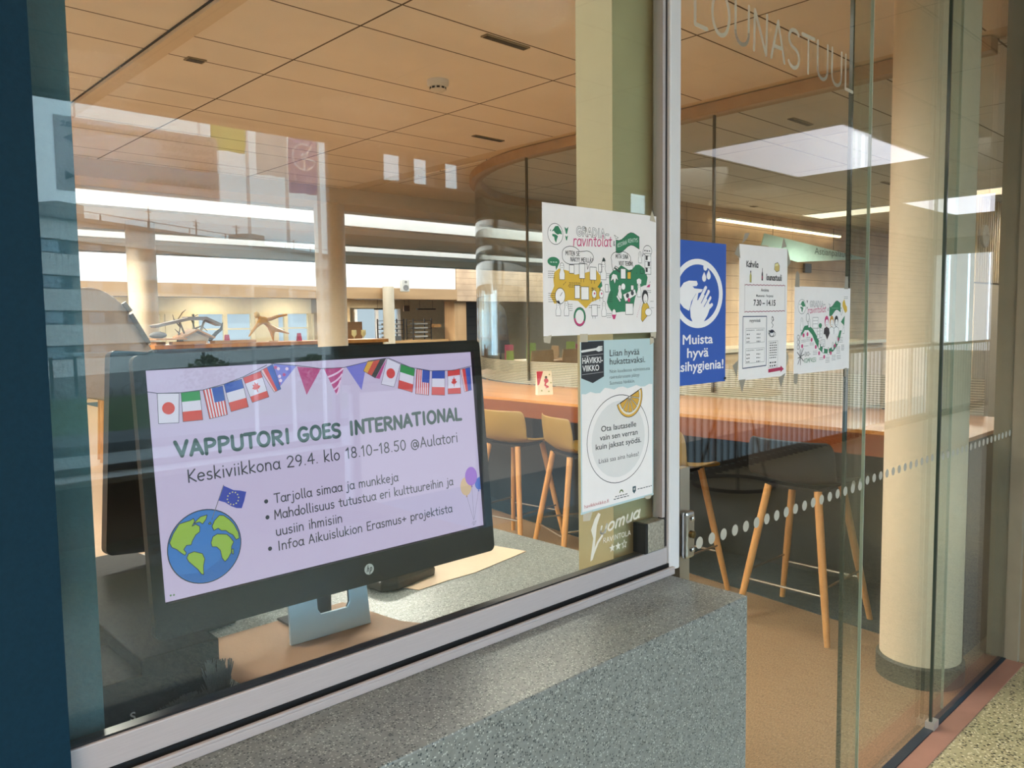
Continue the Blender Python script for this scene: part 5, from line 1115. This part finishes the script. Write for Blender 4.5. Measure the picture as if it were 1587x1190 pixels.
for i, x in enumerate((10.95, 12.2)):
    t = thing('lamp_bar', ('left', 'right')[i]+' dark warming lamp bar hanging over the serving counter', 'lamp', (x, 15.1, 1.70)); MB().box(-.28, .28, -.03, .03, 0, .03).build('bar', DARKM, t)
    for s in (-.2, .2): MB().tube([(s, 0, .03), (s, 0, .60)], .004, 6).build('wire', DARKM, t)
o = thing('menu_board', 'small dark brown board hanging above the serving counter', 'board'); MB().box(11.45, 11.62, 15.0, 15.03, 1.66, 1.80).build('panel', mat('menu_brown', '5c4234', rough=.6), o)
for x in (11.47, 11.60): MB().tube([(x, 15.015, 1.80), (x, 15.015, 2.30)], .004, 6).build('wire', DARKM, o)
o = MB().box(12.28, 12.5, 14.9, 15.05, 1.26, 1.34).build('heat_lamp', mat('copper_lamp', 'b58a5a', rough=.4)); tag(o, 'copper coloured lamp head beside the wooden pier of the hatch', 'lamp')
o = MB().box(9.56, 9.80, 15.05, 15.25, .961, 1.05).build('blue_crate', flat('crate_blue', '7fa0bd')); tag(o, 'small blue crate by the last window of the hall', 'crate')

# ------------------------------------------------------------------ right end: dark leaf by the doors, far beige wall with slats, bench and clock
D0, D1 = Vector((3.66, .10)), Vector((4.30, .78))
dv = (D1-D0).normalized(); ang = math.atan2(dv.y, dv.x)
RM = Matrix.Translation((D0.x, D0.y, 0)) @ Matrix.Rotation(ang, 4, 'Z')
ew = sroot('wall_end'); MB().box(9.46, 14, 1.9, 2.0, 0, 1.72).build('board', BEIGE, ew)
MB().box(9.46, 14, 1.95, 2.0, 1.72, 2.66).build('backing', mat('slat_backing', '5b4b35', rough=.7), ew)
SL = mat('slat_beige', 'c7ab7c', rough=.55, var=.06); b = MB()
for i in range(60): b.box(9.47+i*.075, 9.512+i*.075, 1.90, 1.95, 1.74, 2.64)
for z in (2.16, 2.34, 2.50): b.box(9.46, 14, 1.935, 1.945, z, z+.03)
b.build('slats', SL, ew)
ck = thing('wall_clock', 'round pale wall clock on the slatted wall at the right', 'clock'); ck.location = (9.56, 1.86, 2.22); ck.scale = (.8, .8, .8)

# ------------------------------------------------------------------ the gallery behind the viewer (seen mirrored in the glass)
def rdisc(name, r, d, m, loc): 
    o = MB().lathe([(r, 0), (r, d)], n=32).build(name, m, ck, smooth=False); o.matrix_basis = Matrix.Translation(loc) @ Matrix.Rotation(PI/2, 4, 'X'); return o
rdisc('case', .15, .03, mat('clock_rim', 'a59a86', rough=.4), (0, .0, 0)); rdisc('dial', .138, .004, mat('clock_dial', 'cbbfa8', rough=.5), (0, -.028, 0))
k = Ink((0, -.0325, 0), (1, 0, 0), (0, 0, 1), 1, lift=.0004, base=.0004)
for i in range(12):
    a = i*PI/6; k.stroke([(.11*math.sin(a), .11*math.cos(a)), (.128*math.sin(a), .128*math.cos(a))], .008, '3a352c', 1, caps=False)
k.stroke([(0, 0), (.05, .05)], .009, '3a352c', 2); k.stroke([(0, 0), (-.02, .10)], .006, '3a352c', 2); k.build('hands', ck)

LCEIL = lines_mat('gallery_ceiling_panels', 'c4b094', '5d5040', [(0, 1.2, .4, .01), (1, .6, .1, .009)], rough=.7)
LW = mat('gallery_wall', 'a38d78', rough=.7, var=.05)
BRK2 = lines_mat('gallery_brick', '9c8272', '6f5d50', [(2, .075, 0, .012), (0, .26, .0, .01)], rough=.7, var=.1)
g = MB(); g.box(-3, 16, -3.05, -.002, -.12, .0); g.box(-3, 3.4, -4.5, -3.05, -.12, .0); struct(g.build('floor_gallery', TERR))
sbox('ceiling_gallery', LCEIL, -3, 16, -4.6, -.03, 2.80, 2.95)
sbox('wall_gallery_left', TEAL, -3.2, -3, -4.6, -.03, -.1, 2.95)
sbox('floor_atrium', mat('atrium_floor', '5b6b72', rough=.5), 3.4, 16, -4.6, -3.05, -3.0, -2.9)
sbox('wall_atrium_near', mat('atrium_near', '6d7f88', rough=.6), 3.4, 16, -3.09, -3.05, -3.0, -.12)
# window wall of the gallery: big window, then brick with small high windows
YW = -4.5
b = MB(); b.box(-3, 3.29, YW-.12, YW, -.1, .45); b.box(-3, 3.29, YW-.12, YW, 2.77, 2.95); struct(b.build('wall_window_side', LW))
b = MB()
HW = [(3.73, 3.96), (4.03, 4.24), (4.36, 4.58), (6.9, 7.3), (7.5, 7.9)]
x = 3.29
for a_, c_ in HW: b.box(x, a_, YW-.12, YW, 2.53, 2.76); x = c_
b.box(x, 16, YW-.12, YW, 2.53, 2.76); b.box(3.29, 16, YW-.12, YW, 2.76, 2.95); b.box(3.29, 16, YW-.12, YW, .9, 2.53); b.box(3.29, 16, YW-.12, YW, -3, -.9)
struct(b.build('wall_brick', BRK2))
b = MB(); b.box(3.3, 16, YW-.02, YW+.10, .84, .90); struct(b.build('trim_21', WHITEW))
w2 = sroot('window_2'); FR = mat('window_frame_grey', '8f9499', rough=.5)
MB().box(-3, 3.28, YW-.07, YW-.064, .46, 2.77).build('pane', PANE, w2); b = MB()
for xx in (-3, -1.4, 3.25): b.box(xx, xx+.04, YW-.09, YW-.04, .46, 2.77)
b.box(-3, 3.28, YW-.09, YW-.04, .45, .50); b.build('frame', FR, w2); MB().box(-3, 3.28, YW-.03, YW+.20, .42, .455).build('sill', mat('window_sill', 'cfd2d2', rough=.4), w2)
w3 = sroot('window_3'); MB().box(3.4, 15.8, YW-.07, YW-.064, -.1, .84).build('pane', emis('pale_glow_pane', 'd3d6d8', 2.1), w3); MB().box(3.4, 15.8, YW-.07, YW-.064, -.9, -.1).build('lower_pane', emis('blue_glow_pane', '86a3b4', 1.9), w3); b = MB()  # panes given a glow of their own as bright ground behind the railing
for i in range(10): b.box(3.4+i*1.3, 3.46+i*1.3, YW-.1, YW-.03, -.9, .84)
b.build('frame', WHITEP, w3)
for i, (a_, c_) in enumerate(HW):
    w_ = sroot('window_%d' % (i+4)); MB().box(a_, c_, YW-.08, YW-.074, 2.53, 2.76).build('pane', PANE, w_)
# end wall with tall pale blinds
b = MB(); b.box(16, 16.1, -3.3, -.03, -.1, 2.95); b.box(16, 16.1, -4.6, -3.3, 2.5, 2.95); b.box(16, 16.1, -4.6, -3.3, -3, .75); struct(b.build('wall_gallery_end', LW))
w_ = sroot('window_9'); b = MB()
for i in range(4): b.box(16.0, 16.03, -4.6+i*.33, -4.3+i*.33, .75, 2.5)
b.build('blind', emis('daylit_white_blind', 'dfe5ea', 1.6), w_)
# floor grille in front of the window
gr = MB()
for i in range(9): gr.box(-3, 3.2, -4.25+i*.055, -4.235+i*.055, .0, .006)
o = struct(gr.build('trim_22', ALU))
# suspended ceiling light over the gallery
light_panel('big square white light panel in the gallery ceiling, mirrored in the door glass', 5.87, 7.70, -3.02, -1.74, 2.80, 'f2f2ff', 3.6)
light_panel('added unseen warm fill panel under the gallery ceiling behind the viewer, left', -2.2, -.6, -3.4, -1.2, 2.80, 'ffdcb6', 11.5)  # added out of view to warm and brighten the gallery side
light_panel('square white light panel in the gallery ceiling over the railing, far right', 10.5, 12.3, -3.02, -1.74, 2.80, 'f2f2fd', 3.0)
# railing along the atrium
rg = thing('railing', 'black steel railing with upright bars along the gallery edge', 'railing', (4.95, -3.0, 0))
L = 10.75
MB().box(0, L, -.02, .02, 0.97, 1.005).build('handrail', DARKM, rg); MB().box(0, L, -.012, .012, .05, .085).build('bottom_rail', DARKM, rg)
b0 = MB().box(-.006, .006, -.006, .006, .08, .98).build('baluster', DARKM, rg); f0 = MB().box(-.008, .008, -.008, .07, 0, .055).build('foot', DARKM, rg)
for i in range(98):
    if i == 0: b0.location.x = .05; f0.location.x = .05; continue
    for o_ in (b0, f0):
        c_ = o_.copy(); COL.objects.link(c_); c_.parent = rg; c_.location.x = .05+i*.109
# round gallery table with a ring base
rt = thing('round_table', 'tall round table with black ring base beside the gallery railing', 'table', (5.80, -2.57, 0))
MB().lathe([(.36, .765), (.37, .777), (.36, .789)], n=40).build('tabletop', wood('gallery_tabletop', 'b59a78', 'cbb292', axis='X'), rt, smooth=True)
tor = MB(); tor.tube([(.33*math.cos(2*PI*i/40), .33*math.sin(2*PI*i/40), .018) for i in range(41)], .015, 8); tor.build('ring_base', DARKM, rt, smooth=True)
for a in (.4, 2.5, 4.6): MB().tube([(.33*math.cos(a), .33*math.sin(a), .02), (.10*math.cos(a), .10*math.sin(a), .766)], .009, 8).build('leg', DARKM, rt)
o = MB().prism(rrect(-.07, .07, 0, .10, .01), .006, Matrix(((1, 0, 0, 0), (0, -.3, 1, 0), (0, 1, .3, 0), (0, 0, 0, 1)))).build('table_card', flat('card_pale_grey', 'c8c6c0')); o.location = (5.74, -2.30, .790); tag(o, 'pale card standing on the round gallery table', 'card')
# hanging direction sign, brightened by an added spot lamp that has no fitting
d_ = bpy.data.lights.new('sign_spot', 'SPOT'); d_.energy = 460; d_.color = (.62, .84, 1.0); d_.spot_size = math.radians(24); d_.spot_blend = .35; d_.shadow_soft_size = .03
o = bpy.data.objects.new('sign_spot', d_); COL.objects.link(o); o.location = (.45, -.62, 2.76); o.rotation_euler = (Vector((1.005, -2.0, 1.945))-o.location).to_track_quat('-Z', 'Y').to_euler()
def frosted(name, c):
    """frosted acrylic: the daylight behind it shines through softly"""
    m = bpy.data.materials.new(name); m.use_nodes = True; t = m.node_tree; t.nodes.clear()
    out = N(t, 'ShaderNodeOutputMaterial'); mix = N(t, 'ShaderNodeMixShader'); mix.inputs[0].default_value = .45
    d = N(t, 'ShaderNodeBsdfDiffuse'); d.inputs[0].default_value = lin(c)+(1,); q_ = N(t, 'ShaderNodeBsdfTranslucent'); q_.inputs[0].default_value = lin(c)+(1,)
    t.links.new(d.outputs[0], mix.inputs[1]); t.links.new(q_.outputs[0], mix.inputs[2]); t.links.new(mix.outputs[0], out.inputs['Surface']); return m
hg = thing('direction_sign', 'grey hanging direction sign with mirrored Finnish text and two arrows, seen reflected', 'sign', (0, -2.0, 0))
MB().box(.735, 1.275, -.006, .0, 1.825, 2.065).build('board', frosted('frosted_sign', 'f2f5fa'), hg)
k = Ink((1.275, .0, 1.825), (-1, 0, 0), (0, 0, 1), .001, lift=.0001, base=.0006); SG = '0a0b0c'
for s_, v, w_ in (('Gradia Jyväskylä opinto-ohjaajat', 206, 485), ('Hakupalvelut', 172, 178), ('Opintotoimisto', 143, 200), ('Hallinto', 114, 104), ('Lyseon Tukikohta', 50, 236)): k.text(s_, 16, v, 25, SG, 1, width=w_*1.04, bold=.03)
k.poly([(484, 186), (484, 154), (514, 170)], SG, 1); k.poly([(514, 66), (514, 34), (484, 50)], SG, 1)
k.build('lettering', hg)
for x in (.80, 1.21): MB().tube([(x, -.006, 2.06), (x, -.006, 2.80)], .002, 6).build('wire', DARKM, hg)

# ------------------------------------------------------------------ outdoors beyond the gallery window
GZ = -2.8
sbox('ground_street', mat('asphalt', '6a6d70', rough=.85, var=.12, scale=2), -80, 140, -140, -4.7, GZ-.2, GZ)
o = MB().box(-80, 140, -50, -31, GZ, GZ+.03).build('lawn', mat('lawn_grass', '3b5230', rough=.95, var=.35, scale=1.5)); o['kind'] = 'structure'
sbox('ground_kerb', mat('kerb', 'a9a9a6', rough=.8), -80, 140, -31, -30.4, GZ, GZ+.12)
bd = thing('apartment_block', 'long grey rendered block of flats with ribbon windows across the street', 'building', (9.0, -68, GZ), -math.atan2(24, 42))
BW = lines_mat('ribbed_render', 'd3d7d8', 'a5aaac', [(0, .6, 0, .05)], rough=.8)
WBAND = mat('window_band', '51626f', rough=.3)
H = 13.2; Lb = 78
sbox('ground_deck', lines_mat('deck_boards', '84898a', '4c5051', [(1, .5, 0, .06)], rough=.7), -10, 60, -27, -17, GZ, GZ+.06)
sbox('ground_wall', mat('dark_planter', '4a5155', rough=.8), -10, 60, -30.3, -27.2, GZ, GZ+.35)
for i in range(5):
    z0 = i*2.95-.3
    MB().box(-14, Lb, -10, 0, max(0, z0), z0+1.75).build('wall_band', BW, bd)
    if i < 4: MB().box(-14, Lb, -10, -.25, z0+1.75, z0+2.95).build('window_strip', mat('strip_wall', '8d9091', rough=.7), bd)
for i in range(4):
    for j in range(20):
        z = i*2.95+1.5; b = MB().box(-13+j*4.5, -10.0+j*4.5, -.3, -.18, z, z+1.1).build('window', WBAND, bd)
        MB().box(-12.9+j*4.5, -11.2+j*4.5, -.18, -.16, z+.08, z+1.02).build('pane', mat('sky_pane', '8ea3b3', rough=.1), b)
rf = MB(); rf.box(-14.4, Lb+.4, -10.4, .4, 13.2, 13.5); rf.build('roof', mat('roof_grey', '7f8589', rough=.6), bd)
b = MB()
for j in range(16): b.box(-13.5+j*5.8, -13.4+j*5.8, .15, .25, 13.5, 14.1)
b.box(-14, Lb, .17, .23, 14.05, 14.12); b.build('roof_rail', mat('rail_steel', '6a6f74', rough=.5), bd)
for (x, hgt) in ((2, 1.8), (9, 1.2), (24, 2.6), (31, 2.0), (38, 2.2), (50, 1.6)):
    b = MB(); b.box(x-.05, x+.05, -2.05, -1.95, 13.5, 13.5+hgt); b.box(x-.6, x+.6, -2.03, -1.97, 13.2+hgt, 13.28+hgt); b.box(x-.4, x+.4, -2.03, -1.97, 12.8+hgt, 12.88+hgt); b.build('antenna', mat('antenna_grey', '5d6166', rough=.5), bd)
for x in (14, 42): MB().box(x, x+3, -6, -3, 13.5, 15.2).build('vent_house', mat('vent_house', '9a9c9c', rough=.7), bd)
# bike shelters
def shelter(label, x0, x1, y):
    t = thing('bike_shelter', label, 'shelter', (x0, y, GZ)); w = x1-x0
    MB().box(0, w, -2.4, 0, 2.42, 2.58).build('roof', mat('shelter_roof', '8fa0ab', rough=.6), t)
    for xx in (.2, w-.35): MB().box(xx, xx+.16, -.4, -.24, 0, 2.42).build('post', mat('shelter_post', '3d4a52', rough=.6), t)
shelter('open bike shelter on the left across the street, mirrored beside the teal pier', 5.5, 12.6, -51)
shelter('open bike shelter on the right across the street, mirrored behind the display', 13.6, 22, -52)
def bike(label, x, y):
    t = thing('bicycle', label, 'bicycle', (x, y, GZ), .15); BM = mat('bike_black', '23262a', rough=.5)
    for wx in (-.52, .52):
        b = MB(); b.tube([(wx+.33*math.cos(2*PI*i/20), 0, .34+.33*math.sin(2*PI*i/20)) for i in range(21)], .02, 6); b.build('wheel', BM, t)
    b = MB()
    for p in ([(-.52, 0, .34), (-.15, 0, .85), (.38, 0, .85), (.52, 0, .34)], [(-.15, 0, .85), (.0, 0, .32), (.38, 0, .85)], [(-.52, 0, .34), (0, 0, .32)], [(.38, 0, .85), (.36, 0, 1.05), (.25, 0, 1.07)]): b.tube(p, .02, 6)
    b.build('frame', BM, t); MB().box(-.25, -.02, -.06, .06, .92, .97).build('saddle', BM, t)
for i, (x, y) in enumerate(((10.6, -49.6), (14.2, -49.5), (16.6, -49.8), (18.6, -49.9))): bike(['dark bicycle parked under the left shelter', 'dark bicycle parked at the left end of the right shelter', 'dark bicycle in the middle of the right shelter', 'dark bicycle parked at the right end of the right shelter'][i], x, y)
def shrub(label, x, y, r, h):
    t = thing('shrub', label, 'shrub', (x, y, GZ)); b = MB(); rnd2 = random.Random(int(x*10))
    for i in range(420):
        a = rnd2.uniform(0, 2*PI); z = rnd2.uniform(.1, 1); q_ = r*math.sqrt(rnd2.random())*math.sin(PI*min(1, z*.75+.2)); p = Vector((q_*math.cos(a), q_*math.sin(a), z*h)); d = Vector((rnd2.uniform(-1, 1), rnd2.uniform(-1, 1), rnd2.uniform(-.3, 1))).normalized()*.26; s = d.orthogonal().normalized()*.12
        b.add([p, p+d*.5+s, p+d, p+d*.5-s], [(0, 1, 2, 3)])
    o = b.build('foliage', mat('shrub_leaf', '47583a', rough=.9, var=.3), t)
    MB().tube([(0, 0, 0), (.05, 0, h*.6)], .06, 6).build('stem', mat('shrub_stem', '4a4036', rough=.9), t)
shrub('leafy green shrub beside the right bike shelter', 20.5, -48.5, 1.8, 2.2); shrub('leafy green shrub farther right past the bike shelter', 27.5, -48.0, 1.9, 2.0)
# three flags on white poles
FP = mat('flagpole_white', 'd9dcde', rough=.4)
def flag_(label, x0, x1, ztop, zbot, colr, logo=False):
    t = thing('flagpole', label, 'flag', (x1+.06, -20, GZ)); MB().tube([(0, 0, 0), (0, 0, 10.4)], [.06, .04], 10).build('pole', FP, t, smooth=True)
    b = MB(); nx_, nz_ = 8, 8; W_ = x1-x0; vs = []; fs = []
    for side in (0, .012):
        for j in range(nz_+1):
            for i in range(nx_+1): vs.append((-.06-W_*i/nx_, side+.06*math.sin(i*1.1+j*.4), ztop-GZ-(ztop-zbot)*j/nz_))
    m_ = (nx_+1)*(nz_+1)
    for sd in (0, 1):
        for j in range(nz_):
            for i in range(nx_): a = sd*m_+j*(nx_+1)+i; fs.append((a, a+1, a+nx_+2, a+nx_+1))
    b.add(vs, fs); b.build('cloth', mat('flag_'+colr, colr, rough=.8, var=.05), t, smooth=True)
    if logo:
        k = Ink((-.06, .075, zbot-GZ), (-1, 0, 0), (0, 0, 1), 1, lift=.01, base=.012); c_ = (W_*.5, 1.02)
        k.stroke([(c_[0]+.36*math.cos(a), c_[1]+.36*math.sin(a)) for a in [math.radians(d) for d in range(130, -165, -12)]], .05, 'd9d6e2', 1)
        a0 = (c_[0]-.24, c_[1]+.27); k.stroke([a0, (c_[0]-.02, c_[1]+.06), (c_[0]+.06, c_[1]+.1), (c_[0]+.08, c_[1]-.02), (c_[0]-.0, c_[1]-.1)], .05, 'd9d6e2', 1); k.stroke([(c_[0]-.35, c_[1]-.09), (c_[0]+.02, c_[1]-.02)], .05, 'd9d6e2', 1); k.stroke([(c_[0], c_[1]-.08), (c_[0], c_[1]-.36)], .04, 'd9d6e2', 1)
        k.text('GRADIA', .1, .3, .11, 'bdb8cc', 1, width=.65); k.build('emblem', t)
flag_('green flag on a white pole outside, mirrored above the hanging sign', 9.0, 9.9, 7.2, 6.0, '9fb648')
flag_('pale grey flag on a white pole outside, mirrored between the green and purple ones', 10.25, 11.05, 7.0, 5.5, 'c0c9cc')
flag_('purple flag with a white round emblem on a white pole outside, seen mirrored', 11.2, 12.05, 7.0, 5.1, '7676b4', True)
